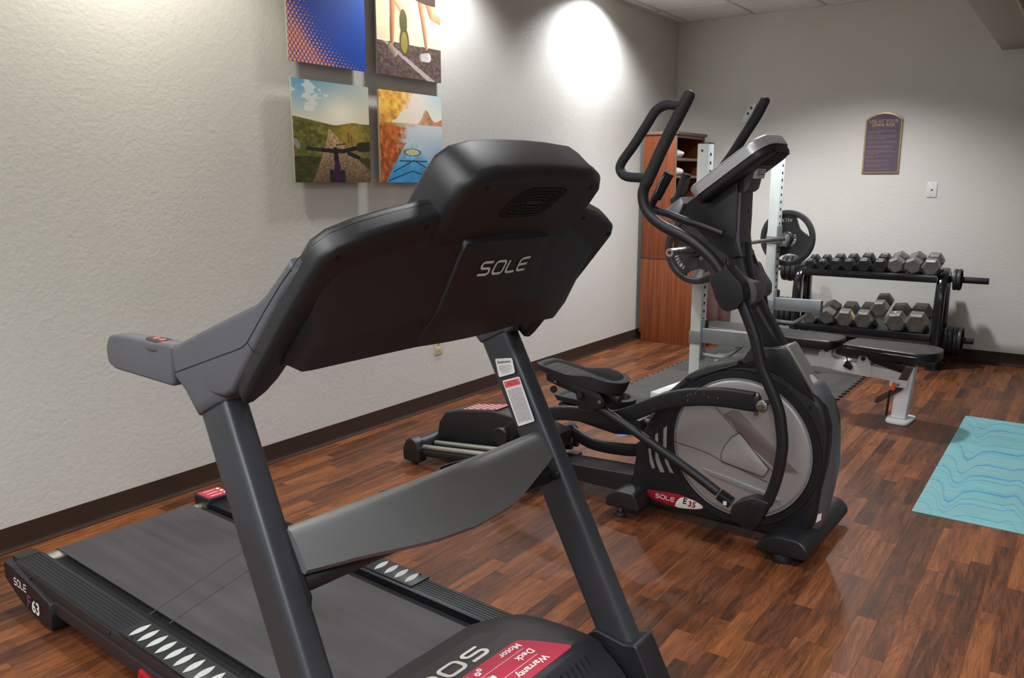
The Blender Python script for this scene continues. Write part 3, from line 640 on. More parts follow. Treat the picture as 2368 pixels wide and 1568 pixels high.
for (i,j), nm in names.items():
    P = hl[i,j][:-1]+vl[i+1,j][:-1]+hl[i,j+1][::-1][:-1]+vl[i,j][::-1][:-1]
    c = np.array([(MX[i]+MX[i+1])/2,(MY[j]+MY[j+1])/2]); P = [tuple((np.array(p)-c)*0.9965) for p in P]
    tag(mk('foam_mat', *prism_data(P, 0, 0.012, 'z'), MATR if j != 2 else MATD, None, 0, (c[0],c[1],0)), 'grey puzzle foam mat under the power rack, %s tile of the pad' % nm, 'exercise mat', 'interlocking foam mats under the rack')

# ================================================================== POWER RACK
pr = thing('squat_rack', 'white squat rack with perforated posts and grey spotter arms', 'squat rack', (-2.13,5.1,0), -6)
def post(u0, v0, z0, z1, nh):
    p = box('post', u0, u0+0.076, v0, v0+0.076, z0, z1, RACKW, pr, 0.004)
    for k in range(nh):
        zz = 0.42+k*0.0535
        if zz < z1-0.05: prism('hole', ell(v0+0.038, zz, 0.0115, 0.0115, 12), u0+0.074, u0+0.0764, 'x', VOID, p)
    prism('bolt_hole', ell(u0+0.034, z1-0.045, 0.008, 0.008, 12), v0-0.0004, v0+0.001, 'y', VOID, p)
    prism('end_plate', [(u0-0.001,v0-0.001),(u0+0.077,v0-0.001),(u0+0.077,v0+0.077),(u0-0.001,v0+0.077)], z1, z1+0.004, 'z', BLK, p)
post(0, 0, 0.012, 1.665, 24); post(0, 1.13, 0.012, 1.665, 24)
for v0 in (0,1.13):
    box('foot_beam', -0.04, 0.20, v0+0.004, v0+0.072, 0.012, 0.082, RACKW, pr, 0.004)
box('foot_beam', -0.11, -0.04, -0.30, 1.30, 0.012, 0.064, RACKW, pr, 0.006)
def spotter(v0, z0, z1, lab_):
    ln = 0.44
    s = prism('spotter_arm', rp([(0.084,z0),(0.084,z1),(ln,z1+0.008),(ln,z0+0.008)],0.002,1), v0+0.004, v0+0.056, 'y', RACKG, pr, 0.003)
    box('bracket', 0.076, 0.084, v0-0.004, v0+0.072, z0-0.12, z1+0.06, RACKG, s, 0.002)
    box('bracket', -0.004, 0.08, v0-0.007, v0-0.001, z0-0.01, z1-0.02, RACKG, s, 0.001)
    box('bracket', 0.076, 0.100, v0+0.060, v0+0.066, z1-0.03, z1+0.055, BLK, s, 0.001)
    tube('brace', [(0.085,v0+0.034,z0-0.085),(0.20,v0+0.034,z0-0.088),(0.255,v0+0.034,z0-0.075),(0.36,v0+0.034,z0+0.01)], 0.014, RACKG, s, 12, (0,1,0), 6)
spotter(0, 0.372, 0.467, ''); spotter(1.13, 0.462, 0.556, '')
for v0 in (0,1.13):
    zc = 1.012
    h = box('bar_hook', 0.076, 0.15, v0+0.016, v0+0.06, zc-0.065, zc-0.025, RACKG, pr, 0.003)
    box('hook_lip', 0.138, 0.150, v0+0.014, v0+0.062, zc-0.07, zc+0.02, RACKG, h, 0.003)
    box('hook_back', 0.076, 0.083, v0-0.004, v0+0.08, zc-0.09, zc+0.09, RACKG, h, 0.002)
    box('hook_back', -0.003, 0.08, v0-0.006, v0-0.0005, zc-0.05, zc+0.01, RACKG, h, 0.001)
# barbell lies in the hooks
BZ = 1.004; BU = 0.108
bar = thing('barbell', 'long steel barbell resting in the hooks of the white rack', 'barbell', (-2.13,5.1,0), -6)
cyl('shaft', (BU,-0.10,BZ), (BU,1.21,BZ), 0.0145, STEEL, bar, 16)
for s, y0 in ((-1,-0.12),(1,1.215)):
    cyl('sleeve', (BU,y0,BZ), (BU,y0+s*0.37,BZ), 0.025, STEEL, bar, 24, 0.06)
    lathe('collar', [(0.014,-0.014),(0.038,-0.012),(0.04,0),(0.038,0.012),(0.014,0.014)], 'y', (BU,y0-s*0.005,BZ), STEEL, bar, 24)
    q = lathe('end_cap', [(0.0,0),(0.0125,0),(0.013,0.002),(0.025,0.003),(0.026,0.0)], 'y', (BU,y0+s*0.371,BZ), CHROME, bar, 24)
    prism('end_plug', ell(BU,BZ,0.011,0.011,16), y0+s*0.3735, y0+s*0.3745, 'y', mat('rust_red',(88,30,26),0.6), q)
def big_plate(label, u, v, z, rad, th, rot, par_loc=(-2.13,5.1,0), par_rz=-6, txt=True, group='weight plates on the barbell', face=1):
    """round grip plate, axis along local y, three handle slots cut as real openings"""
    p = thing('grip_plate', label, 'weight plate', par_loc, par_rz, group)
    e = Matrix.Rotation(R(par_rz),4,'Z') @ Matrix.Translation((u,v,z)); p.location = Vector(par_loc)+e.translation
    n = 96; V = []; F = []
    ri, r1, r2, ro = 0.0265, rad*0.46, rad*0.86, rad
    sl = [(R(rot+120*k-31),R(rot+120*k+31)) for k in range(3)]
    # the web: angular strips between hub and rim, left open in the slots
    rings = [ri, rad*0.20, rad*0.24, r1, rad*0.50, rad*0.80, r2, rad*0.93, rad*0.985, ro]
    half = [th*0.5, th*0.5, th*0.30, th*0.28, th*0.40, th*0.40, th*0.5, th*0.5, th*0.46, th*0.30]
    def inslot(a, rr):
        for a0, a1 in sl:
            m = (a0+a1)/2; d = (a-m+math.pi)%(2*math.pi)-math.pi
            if abs(d) < R(31):
                # the inner edge of a slot bows outward
                lim = rad*(0.82-0.26*max(0.0,math.cos(d/R(31)*math.pi/2))**0.55)
                if rr > lim-1e-6 and rr < rad*0.84: return True
        return False
    R_ = [ri, rad*0.20, rad*0.235, rad*0.44]+[rad*(0.46+0.0225*k) for k in range(1,17)]+[rad*0.86, rad*0.93, rad*0.985, ro]
    hv = lambda rr: float(np.interp(rr/rad, [0.05,0.20,0.235,0.44,0.82,0.86,0.93,0.985,1.0], [0.5,0.5,0.3,0.3,0.34,0.5,0.5,0.44,0.30]))*th
    for s in (-1,1):
        for rr in R_:
            for k in range(n): a = 2*math.pi*k/n; V.append((rr*math.cos(a), s*hv(rr), rr*math.sin(a)))
    K = len(R_); idx = lambda s,i,k: (s*K+i)*n+k%n; keep = {}
    for i in range(K-1):
        for k in range(n):
            a = 2*math.pi*(k+0.5)/n; keep[i,k] = not inslot(a, (R_[i]+R_[i+1])/2)
            if keep[i,k]:
                F.append((idx(0,i,k),idx(0,i,k+1),idx(0,i+1,k+1),idx(0,i+1,k))); F.append((idx(1,i,k),idx(1,i+1,k),idx(1,i+1,k+1),idx(1,i,k+1)))
    for i in range(K-1):
        for k in range(n):
            if not keep[i,k]: continue
            if not keep[i,(k+1)%n]: F.append((idx(0,i,k+1),idx(1,i,k+1),idx(1,i+1,k+1),idx(0,i+1,k+1)))
            if not keep[i,(k-1)%n]: F.append((idx(0,i,k),idx(0,i+1,k),idx(1,i+1,k),idx(1,i,k)))
            if i+1 < K-1 and not keep[i+1,k]: F.append((idx(0,i+1,k),idx(0,i+1,k+1),idx(1,i+1,k+1),idx(1,i+1,k)))
            if i > 0 and not keep[i-1,k]: F.append((idx(0,i,k),idx(1,i,k),idx(1,i,k+1),idx(0,i,k+1)))
    for k in range(n):
        F.append((idx(0,0,k),idx(1,0,k),idx(1,0,k+1),idx(0,0,k+1))); F.append((idx(0,K-1,k),idx(0,K-1,k+1),idx(1,K-1,k+1),idx(1,K-1,k)))
    mk('plate_body', V, F, IRON, p, 28)
    lathe('hub_ring', [(0.0265,-0.004-th/2),(0.044,-0.004-th/2),(0.048,-th/2+0.002),(0.048,th/2-0.002),(0.044,th/2+0.004),(0.0265,th/2+0.004)], 'y', (0,0,0), IRON, p, 32)
    if txt:
        y = -th*0.30-0.0012
        def arc_text(word, ang0, step, rr, size, name):
            obs = []; sg = 1 if step > 0 else -1
            for k, ch in enumerate(word):
                a = R(ang0+step*k); f = lambda x,yy,a=a: ((rr-sg*yy)*math.cos(a)-sg*x*math.sin(a), y, (rr-sg*yy)*math.sin(a)+sg*x*math.cos(a))
                if ch != ' ': obs.append(text('t', ch, size, f, CREAMP, None, bold=0.0006))
            merge(name, obs, p)
        arc_text('45LBS', rot+180-17 if txt == 1 else rot+60-18, 9.0, rad*0.66, 0.034, 'raised_weight_number')
        arc_text('FITNESS', rot-16, -13, rad*0.30, 0.024, 'raised_wording')
    return p
big_plate('black 45 pound grip plate on the near sleeve of the barbell', BU, -0.155, BZ, 0.222, 0.042, 37, txt=1)
big_plate('black 45 pound grip plate on the far sleeve of the barbell', BU, 1.255, BZ, 0.212, 0.042, 37, txt=2)

# ================================================================== BENCH
bn = thing('weight_bench', 'adjustable black vinyl bench with a white steel frame and orange pin', 'bench', (-0.80,5.27,0), -5.2)
def pad(name, P, z0, z1, label=None):
    o = prism(name, cr(P,4,True), z0, z1, 'z', VINYL, bn, 0.022, 4, 60); return o
pad('seat_pad', [(-0.33,-0.135),(0.0,-0.17),(0.10,-0.155),(0.155,-0.08),(0.155,0.08),(0.10,0.155),(0.0,0.17),(-0.33,0.135),(-0.36,0.10),(-0.37,0.0),(-0.36,-0.10)], 0.394, 0.453)
pad('back_pad', [(-1.30,-0.14),(-0.85,-0.15),(-0.50,-0.145),(-0.42,-0.11),(-0.405,0.0),(-0.42,0.11),(-0.50,0.145),(-0.85,0.15),(-1.30,0.14),(-1.345,0.10),(-1.355,0.0),(-1.345,-0.10)], 0.400, 0.459)
tube('piping', [(0.16,0,0.43),(0.10,-0.157,0.43),(0,-0.173,0.43),(-0.33,-0.138,0.43)], 0.0035, VINYL, bn, 6)
fr = prism('main_beam', [(-1.25,0.19),(-1.18,0.19),(-0.62,0.262),(-0.52,0.268),(0.01,0.236),(0.03,0.305),(-0.50,0.338),(-0.64,0.335),(-1.25,0.25)], -0.032, 0.032, 'y', BENCHW, bn, 0.003)
prism('front_leg', [(-0.075,0.02),(0.005,0.02),(0.035,0.345),(-0.03,0.345),(-0.06,0.29)], -0.036, 0.036, 'y', BENCHW, bn, 0.004)
prism('leg_cap', [(-0.033,-0.038),(0.036,-0.038),(0.036,0.038),(-0.033,0.038)], 0.345, 0.349, 'z', RACKG, bn)
prism('foot_plate', cr([(-0.10,-0.02),(-0.08,-0.105),(0.0,-0.115),(0.035,-0.09),(0.04,0.0),(0.035,0.09),(0.0,0.115),(-0.08,0.105),(-0.10,0.02)],4,True), 0, 0.018, 'z', BENCHW, bn, 0.006)
prism('rear_leg', [(-1.22,0.03),(-1.15,0.03),(-1.15,0.22),(-1.22,0.22)], -0.032, 0.032, 'y', BENCHW, bn, 0.004)
box('rear_foot', -1.225, -1.145, -0.26, 0.26, 0.0125, 0.055, BENCHW, bn, 0.006)
gp = prism('hinge_plate', rp([(-0.53,0.272),(-0.215,0.247),(-0.205,0.30),(-0.235,0.375),(-0.285,0.378),(-0.300,0.322),(-0.32,0.318),(-0.435,0.335),(-0.455,0.35),(-0.455,0.40),(-0.505,0.405),(-0.535,0.355)],0.012,3), -0.040, -0.034, 'y', BENCHW, bn, 0.001)
prism('hinge_plate', rp([(-0.53,0.272),(-0.215,0.247),(-0.205,0.30),(-0.235,0.375),(-0.285,0.378),(-0.300,0.322),(-0.455,0.35),(-0.455,0.40),(-0.505,0.405),(-0.535,0.355)],0.012,3), 0.034, 0.040, 'y', BENCHW, bn, 0.001)
for u, z in ((-0.485,0.385),(-0.26,0.358)): cyl('bolt', (u,-0.048,z), (u,-0.038,z), 0.013, BLK, bn, 14)
box('seat_bracket', -0.30, 0.02, -0.03, 0.03, 0.355, 0.386, BLK, bn, 0.003)
box('back_bracket', -1.15, -0.47, -0.03, 0.03, 0.35, 0.392, RACKG, bn, 0.003)
prism('seat_brace', [(-0.20,0.34),(-0.02,0.30),(0.02,0.33),(-0.12,0.385),(-0.24,0.385)], -0.045, -0.040, 'y', BLK, bn, 0.001)
dx = 0.0
al = prism('adjusting_link', rp([(-0.175,0.10),(-0.165,0.135),(-0.07,0.20),(-0.02,0.34),(0.03,0.345),(-0.02,0.20),(-0.155,0.095)],0.01,3), -0.047, -0.041, 'y', mat('brown_steel_link',(92,70,66),0.4,0.4), bn, 0.001)
box('pin_bracket', -0.095, 0.005, -0.052, -0.047, 0.215, 0.262, BENCHW, bn, 0.002).rotation_euler = (0,0,0)
prism('pull_pin', ell(-0.067,0.218,0.011,0.026,16), -0.066, -0.052, 'y', ORANGE, bn, 0.004)
prism('pull_pin_stub', ell(-0.045,0.232,0.008,0.008,12), -0.060, -0.052, 'y', STEEL, bn, 0.001)
prism('strap', [(-0.105,0.0),(-0.09,0.0),(-0.082,0.16),(-0.094,0.16)], -0.050, -0.046, 'y', BLK, bn, 0.0)
for o in [o for o in bn.children if o.name.startswith('strap')]: o.location = (0.0,0,0.03)
tube('pin_cord', [(-0.345,-0.045,0.385),(-0.355,-0.05,0.36),(-0.35,-0.05,0.335)], 0.004, BLK, bn, 8)
prism('knob', rp([(-0.355,0.335),(-0.375,0.298),(-0.345,0.285),(-0.325,0.278),(-0.315,0.300),(-0.34,0.335)],0.004,2), -0.056, -0.042, 'y', BLK, bn, 0.002)
t_ = tag(lathe('collar_ring', [(0.028,-0.003),(0.034,0),(0.028,0.003),(0.022,0),(0.028,-0.003)], 'z', (-1.29,5.40,0.0165), CHROME, None, 24), 'small chrome ring lying on the foam mat behind the elliptical', 'ring')

# ================================================================== DUMBBELL RACK
dr = thing('dumbbell_rack', 'black steel two tier dumbbell rack with plate pegs against the back wall', 'dumbbell rack', (-1.43,6.95,0), 0)
RX = 0.535
def sidepost(s):
    x = s*RX
    tube('front_post', [(x,-0.05,0.0),(x,-0.03,0.20),(x,-0.01,0.45),(x,0.0,0.56),(x,0.03,0.655),(x,0.10,0.715),(x,0.20,0.735)], (0.035,0.035), BLKG, dr, 16, (1,0,0), 6, 4.0)
    box('rear_post', x-0.03, x+0.03, 0.26, 0.32, 0.0, 0.73, BLKG, dr, 0.004)
    box('base_rail', x-0.025, x+0.025, -0.02, 0.28, 0.02, 0.07, BLKG, dr, 0.004)
    box('foot_plate', x-0.05, x+0.05, -0.085, 0.0, 0.0, 0.008, BLKG, dr, 0.002)
    box('foot_plate', x-0.045, x+0.045, 0.25, 0.345, 0.0, 0.008, BLKG, dr, 0.002)
    box('side_beam', x-0.022, x+0.022, 0.10, 0.27, 0.66, 0.72, BLKG, dr, 0.004)
    box('side_beam', x-0.022, x+0.022, 0.0, 0.27, 0.24, 0.30, BLKG, dr, 0.004)
sidepost(-1); sidepost(1)
def tray(z, y0, dy, dz, name):
    # two angle rails carry the heads, tilted to the front
    box(name, -RX+0.03, RX-0.03, y0, y0+0.012, z-0.045, z+0.012, BLKG, dr, 0.002)
    prism(name, [(y0+0.012,z-0.012),(y0+dy,z+dz-0.012),(y0+dy,z+dz),(y0+0.012,z)], -RX+0.03, RX-0.03, 'x', BLKG, dr, 0.001)
TZ, TY, BZ2, BY = 0.712, 0.0, 0.262, -0.02
tray(TZ, TY-0.02, 0.21, 0.045, 'upper_tray'); tray(BZ2, BY-0.05, 0.27, 0.06, 'lower_tray')
pegs = []
for s, z, y, L in ((1,0.685,0.16,0.30),(1,0.215,0.17,0.24),(-1,0.70,0.16,0.24),(-1,0.33,0.12,0.22)):
    cyl('plate_peg', (s*(RX+0.02),y,z), (s*(RX+L),y,z), 0.0245, RUB if s > 0 else STEEL, dr, 20, 0.05)
def small_plate(label, s, z, y, off, rad, th, grp):
    p = thing('small_plate', label, 'weight plate', (-1.43+s*(RX+off), 6.95+y, z), 0, grp)
    h = th/2
    lathe('disc', [(0.0255,-h),(rad*0.40,-h),(rad*0.44,-h*0.55),(rad*0.84,-h*0.55),(rad*0.88,-h),(rad*0.97,-h),(rad,-h*0.5),(rad,h*0.5),(rad*0.97,h),(rad*0.88,h),(rad*0.84,h*0.55),(rad*0.44,h*0.55),(rad*0.40,h),(0.0255,h),(0.0255,-h)], 'x', (0,0,0), IRON, p, 40)
    lathe('rim_ring', [(rad*0.90,0),(rad*0.93,0.0025),(rad*0.96,0)], 'x', (s*h*1.0,0,0), IRON, p, 40)
g1 = 'small plates on the rack pegs'
small_plate('small black plate on the upper right peg, inner of two', 1, 0.685, 0.16, 0.075, 0.083, 0.022, g1)
small_plate('small black plate on the upper right peg, outer of two', 1, 0.685, 0.16, 0.103, 0.083, 0.024, g1)
for k, w in enumerate(('innermost','second','third','outermost')): small_plate('black plate on the lower right peg of the dumbbell rack, %s of four' % w, 1, 0.215, 0.17, 0.055+0.031*k, 0.103, 0.026, g1)
for k, w in enumerate(('outer','middle','inner')): small_plate('black plate on the upper left peg of the dumbbell rack, %s of three' % w, -1, 0.70, 0.16, 0.155-0.045*k, 0.112 if k else 0.108, 0.034, g1)
for k, w in enumerate(('outer','middle','inner')): small_plate('thick black plate on the lower left peg, %s of three' % w, -1, 0.33, 0.12, 0.165-0.044*k, 0.125, 0.032, g1)

def dumbbell(label, px, y0, z0, flat_w, ln, m, rz=0.0, roll=0.0, tilt=13.0, mark=None, grp='hex dumbbells on the upper tier', yaw=0.0):
    """hex dumbbell, axis along local +y from its front face; flat_w = distance between opposite corners"""
    d = thing('dumbbell', label, 'dumbbell', (px,y0,z0), 0, grp)
    d.rotation_euler = (R(tilt),R(rz),R(yaw)); r_ = flat_w/2; hl_ = ln*0.34; ch = r_*0.16
    def head(ya, yb, nm, outer_lo, outer_hi):
        def ring(rr, y): return [(rr*math.cos(R(60*k+roll)), y, rr*math.sin(R(60*k+roll))) for k in range(6)]
        rings = [ring(r_*0.62,ya-0.0*ch), ring(r_*(0.80 if outer_lo else 0.72),ya), ring(r_,ya+ch), ring(r_,yb-ch), ring(r_*(0.80 if outer_hi else 0.72),yb), ring(r_*0.62,yb)]
        V = [p for q in rings for p in q]; F = []
        for i in range(5):
            for k in range(6): F.append((i*6+k,i*6+(k+1)%6,(i+1)*6+(k+1)%6,(i+1)*6+k))
        F += [tuple(range(6)), tuple(range(30,36))]
        return mk(nm, V, F, m, d, 20)
    h1 = head(0, hl_, 'head', True, False); h2 = head(ln-hl_, ln, 'head', False, True)
    tube('handle', [(0,hl_-0.004,0),(0,hl_+0.012,0),(0,ln/2,0),(0,ln-hl_-0.012,0),(0,ln-hl_+0.004,0)], [0.013,0.0145,0.0165,0.0145,0.013], STEEL if m is not HEXB else HEXB, d, 12, (1,0,0), 4)
    if mark:
        for hh, yy in ((h1,hl_*0.5),(h2,ln-hl_*0.5)):
            zz = r_*0.866+0.0008
            text('raised_number', mark, r_*0.62, lambda x,y,yy=yy,zz=zz: (x, yy+y*0.8, zz), CREAMP, hh, bold=0.0006)
    return d
ztop = TZ; ranks = ('first','second','third','fourth','fifth','sixth')
tops = [(-1.874,0.779),(-1.780,0.774),(-1.675,0.783),(-1.571,0.779),(-1.460,0.775),(-1.337,0.768),(-1.222,0.781),(-1.099,0.785),(-0.976,0.782)]
wid = (0.100,0.102,0.116,0.120,0.134,0.134,0.146,0.150,0.158)
marks = ('8','10','12','15','20','20',None,None,None)
for k, (x_, z_) in enumerate(tops):
    w = wid[k]*0.89; rl = (8,0,-3,5,0,2,24,25,0)[k]
    hgt = w/2*(0.866 if abs(rl) < 15 else 0.99)
    lb = 'black hex dumbbell, %s from the left on the upper tier' % ranks[k] if k < 6 else 'worn grey hex dumbbell on the upper tier, %s' % ('next to the black ones','middle of the three grey ones','at the right end')[k-6]
    dumbbell(lb, x_, 6.93, TZ+0.004+hgt, w, 0.19+0.006*k, HEXB if k < 6 else HEXG, rz=0, roll=rl, tilt=12, mark=marks[k])
lows = [(-1.833,0.343),(-1.704,0.380),(-1.562,0.365),(-1.421,0.346),(-1.181,0.387),(-1.035,0.373)]
lwid = (0.125,0.148,0.160,0.164,0.176,0.186)
lpos = ('at the left end','second from the left','third from the left with an orange sticker','fourth from the left','to the left of the last one','at the right end')
for k, (x_, z_) in enumerate(lows):
    w = lwid[k]*0.96; rl = (0,27,0,0,8,0)[k]; hgt = w/2*(0.866 if rl < 15 else 0.98)
    d = dumbbell('large worn hex dumbbell on the lower tier, %s' % lpos[k], x_, 6.885, BZ2+0.004+hgt, w, 0.25+0.008*k, HEXM, roll=rl, tilt=13, mark='45' if k == 4 else None, grp='hex dumbbells on the lower tier')
    if k == 2:
        r_ = w/2; a = R(30); flat('price_sticker', [(-0.028,0.004),(0.028,0.004),(0.028,0.05),(-0.028,0.05)], lambda x,y: (r_*0.8675*math.cos(a)+x*math.sin(a), 0.012+y, r_*0.8675*math.sin(a)-x*math.cos(a)), mat('orange_sticker',(214,160,90),0.6), [c for c in d.children if c.name.startswith('head')][0])
dumbbell('smaller worn hex dumbbell stacked on top between two others on the lower tier', [(-1.309,0.431)][0][0], 6.90, [(-1.309,0.431)][0][1], 0.140, 0.24, HEXM, roll=6, tilt=13, mark=None, grp='hex dumbbells on the lower tier')

# ================================================================== TREADMILL
tm = thing('treadmill', 'charcoal motorised treadmill seen from its front with crimson hood label', 'treadmill', (-2.885,1.543,0), -3.5)
DZ = 0.158
def BP(s, v, off): return (1.887+0.658*s+0.753*off, v, 1.336+0.753*s-0.658*off)
# deck
box('deck', 0.03, 1.70, -0.30, 0.30, 0.085, 0.132, VOID, tm, 0.002)
def wrapbelt():
    P = []; r0 = 0.03; n = 8
    for k in range(n+1):
        a = R(90+180*k/n); P.append((0.055+r0*math.cos(a), DZ-r0+r0*math.sin(a)))
    top = [(1.62,DZ-0.012),(0.9,DZ-0.012)]
    out = [(1.62,DZ)]+[(0.8,DZ)]+P+[(1.62,DZ-2*r0)]
    inn = [(1.62,DZ-2*r0+0.004),(0.055,DZ-2*r0+0.004)]+[(0.055+(r0-0.004)*math.cos(R(270-180*k/n)), DZ-r0+(r0-0.004)*math.sin(R(270-180*k/n))) for k in range(n+1)]+[(1.62,DZ-0.004)]
    return out+inn
bt = prism('running_belt', wrapbelt(), -0.262, 0.246, 'y', BELT, tm, 0.0)
cyl('rear_roller', (0.055,-0.31,DZ-0.03), (0.055,0.30,DZ-0.03), 0.0255, STEEL, tm, 20)
bz = lambda x,y: (x,y,DZ+0.0005)
for P_ in ([(0.735,-0.290),(0.582,0.126)], [(0.828,-0.278),(0.718,0.061)]):
    v_, f_ = ribbon(P_, 0.0055); mk('belt_seam', [bz(*q) for q in v_], f_, mat('belt_seam_dark',(44,43,46),0.7), bt, 0)
P_ = [(1.543,0.139),(1.587,0.137)]; v_, f_ = ribbon(P_, 0.016); mk('belt_print', [bz(*q) for q in v_], f_, CREAMP, bt, 0)
flat('belt_print', [(1.561,0.160),(1.561,0.171),(1.567,0.173),(1.575,0.160),(1.570,0.155)], bz, CREAMP, bt)
for s in (-1,1):
    r = prism('side_rail', [(0.302,0.10),(0.302,DZ-0.004),(0.306,DZ),(0.382,DZ),(0.390,DZ-0.004),(0.393,DZ-0.012),(0.393,0.108)], 0.035, 1.66, (lambda a,b,w,s=s: (w,s*a,b)), RIB, tm, 0.001)
    for k in range(6): box('grip_rib', 0.045, 1.62, s*(0.318+0.0115*k)-0.0022, s*(0.318+0.0115*k)+0.0022, DZ-0.001, DZ+0.0012, RIB, r, 0)
    box('rail_skirt', 0.035, 1.66, min(s*0.389,s*0.395), max(s*0.389,s*0.395), 0.108, DZ-0.010, BARRAIL, tm, 0.001)
    prism('frame_rail', rp([(0.34,0.112),(1.75,0.118),(1.75,0.07),(0.36,0.070)],0.004,2), min(s*0.375,s*0.402), max(s*0.375,s*0.402), 'y', BARRAIL, tm, 0.002)
    ec = prism('rear_end_cap', rp([(-0.012,0.148),(-0.020,0.135),(-0.018,0.085),(0.10,0.038),(0.27,0.006),(0.33,0.012),(0.345,0.070),(0.335,0.105),(0.05,0.146)],0.006,3), min(s*0.315,s*0.412), max(s*0.315,s*0.412), 'y', BLK, tm, 0.003)
    cyl('leveling_foot', (0.29,s*0.36,0.0), (0.29,s*0.36,0.02), 0.02, RUB, ec, 16)
    for uu in (0.16,0.70,1.25): cyl('bolt', (uu,s*0.3945,0.135), (uu,s*0.399,0.135), 0.006, BLK, tm, 10)
    # foot pad with pale ovals
    pd = box('foot_pad', 0.765, 1.225, min(s*0.312,s*0.396), max(s*0.312,s*0.396), DZ-0.002, DZ+0.0045, RIB, tm, 0.0015)
    for k in range(9):
        uc = 0.805+0.0475*k; P_ = []
        for q in range(9): t = q/8*2-1; P_.append((uc+0.0120*(1-t*t)-0.004*t, s*0.354+t*0.036))
        for q in range(1,8): t = 1-q/8*2; P_.append((uc-0.0120*(1-t*t)-0.004*t, s*0.354+t*0.036))
        flat('oval', P_, lambda x,y: (x,y,DZ+0.0052), OVAL, pd)
    for uu, vv in ((0.825,0.388),(1.0,0.318),(1.19,0.388)): cyl('screw', (uu,s*vv,DZ+0.004), (uu,s*vv,DZ+0.0058), 0.004, VOID, pd, 10)
# labelled end cap over the far rail
oc = prism('rail_end_cover', rp([(-0.015,0.295),(0.095,0.295),(0.105,0.405),(-0.010,0.405)],0.01,3), DZ-0.03, DZ+0.016, 'z', BLK, tm, 0.004)
fz = lambda x,y: (x,y,DZ+0.0168)
flat('red_label', rp([(-0.006,0.302),(0.086,0.302),(0.095,0.398),(-0.002,0.398)],0.008,3), fz, RED, oc)
for k in range(3):
    flat('label_icon', ell(0.015+0.028*k,0.385,0.008,0.007,12), lambda x,y: (x,y,DZ+0.0174), WHT, oc)
    flat('label_text', [(0.012+0.028*k,0.32),(0.016+0.028*k,0.32),(0.016+0.028*k,0.37),(0.012+0.028*k,0.37)], lambda x,y: (x,y,DZ+0.0174), WHT, oc)
oc2 = box('rail_end_cover', -0.012, 0.035, -0.385, -0.31, DZ-0.03, DZ+0.002, BLK, tm, 0.004)
nf = lambda x,y: (x,-0.4128,y)
logo('maker_lettering', lambda x,y: nf(0.110+x*0.72, 0.100+y), 0.024, WHT, tm, 0.2)
text('model_lettering', 'F', 0.062, lambda x,y: nf(0.170+x+y*0.15,0.058+y), mat('purple_print',(120,60,110),0.5), tm, bold=0.0015)
text('model_lettering', '63', 0.062, lambda x,y: nf(0.222+x+y*0.15,0.052+y), WHT, tm, bold=0.0018)
prism('red_reflector', [(0.885,0.072),(0.97,0.074),(0.98,0.090),(0.90,0.104)], -0.412, -0.40, 'y', mat('red_reflector_plastic',(170,24,36),0.25), tm, 0.002)
# motor hood: one shaped shell
def hz(u, v):
    a = abs(v); p = np.interp(u, [1.50,1.54,1.60,1.68,1.78,1.86,1.885,1.93,2.0,2.04], [0.150,0.168,0.192,0.206,0.214,0.213,0.206,0.160,0.075,0.03])
    d = 0.0 if a < 0.30 else (a-0.30)/0.085
    return float(p-0.022*max(0,d)**1.5*min(1,max(0,(p-0.13)/0.06)))
us = [1.50,1.52,1.54,1.57,1.60,1.64,1.68,1.73,1.78,1.82,1.86,1.875,1.885,1.895,1.91,1.93,1.965,2.0,2.02,2.04]
vs = [-0.385,-0.375,-0.35,-0.32,-0.29,-0.265,-0.25,-0.2,-0.1,0,0.1,0.2,0.25,0.265,0.29,0.32,0.35,0.375,0.385]
def hu(u, v): return u+max(0,(abs(v)-0.25)/0.13)*0.05*max(0,1-(u-1.50)/0.12)
V = []; F = []
for u in us:
    for v in vs: V.append((hu(u,v), v, hz(u,v)))
nv = len(vs)
for i in range(len(us)-1):
    for j in range(nv-1): F.append((i*nv+j,i*nv+j+1,(i+1)*nv+j+1,(i+1)*nv+j))
b0 = len(V)
per = [(i,0) for i in range(len(us))]+[(len(us)-1,j) for j in range(1,nv)]+[(i,nv-1) for i in range(len(us)-2,-1,-1)]+[(0,j) for j in range(nv-2,0,-1)]
for i,j in per: q = V[i*nv+j]; V.append((q[0],q[1],min(0.03,q[2]-0.001)))
for k in range(len(per)):
    k2 = (k+1)%len(per); F.append((per[k][0]*nv+per[k][1], per[k2][0]*nv+per[k2][1], b0+k2, b0+k))
F.append(tuple(b0+k for k in range(len(per))))
hood = mk('motor_hood', V, F, BLK, tm, 30)
def onhood(x, y, e=0.0012): return (x, y, hz(x,y)+e)
def patch(name, P, m, par, e=0.0012):
    bm = bmesh.new(); vsx = [bm.verts.new((x,y,0)) for x,y in P]; bm.faces.new(vsx)
    for c in us[4:13]:
        bmesh.ops.bisect_plane(bm, geom=list(bm.verts)+list(bm.edges)+list(bm.faces), plane_co=(c,0,0), plane_no=(1,0,0))
    for v in bm.verts: v.co.z = hz(v.co.x,v.co.y)+e
    me = bpy.data.meshes.new(name); bm.to_mesh(me); bm.free(); return link(name, me, m, par, 0)
patch('hood_recess', rp([(1.605,-0.20),(1.70,-0.24),(1.873,-0.305),(1.873,0.305),(1.70,0.24),(1.605,0.20)],0.015,3), PLAS, hood, 0.0004)
patch('crimson_label', rp([(1.727,-0.215),(1.865,-0.285),(1.865,0.285),(1.727,0.215)],0.014,4), RED, hood, 0.0012)
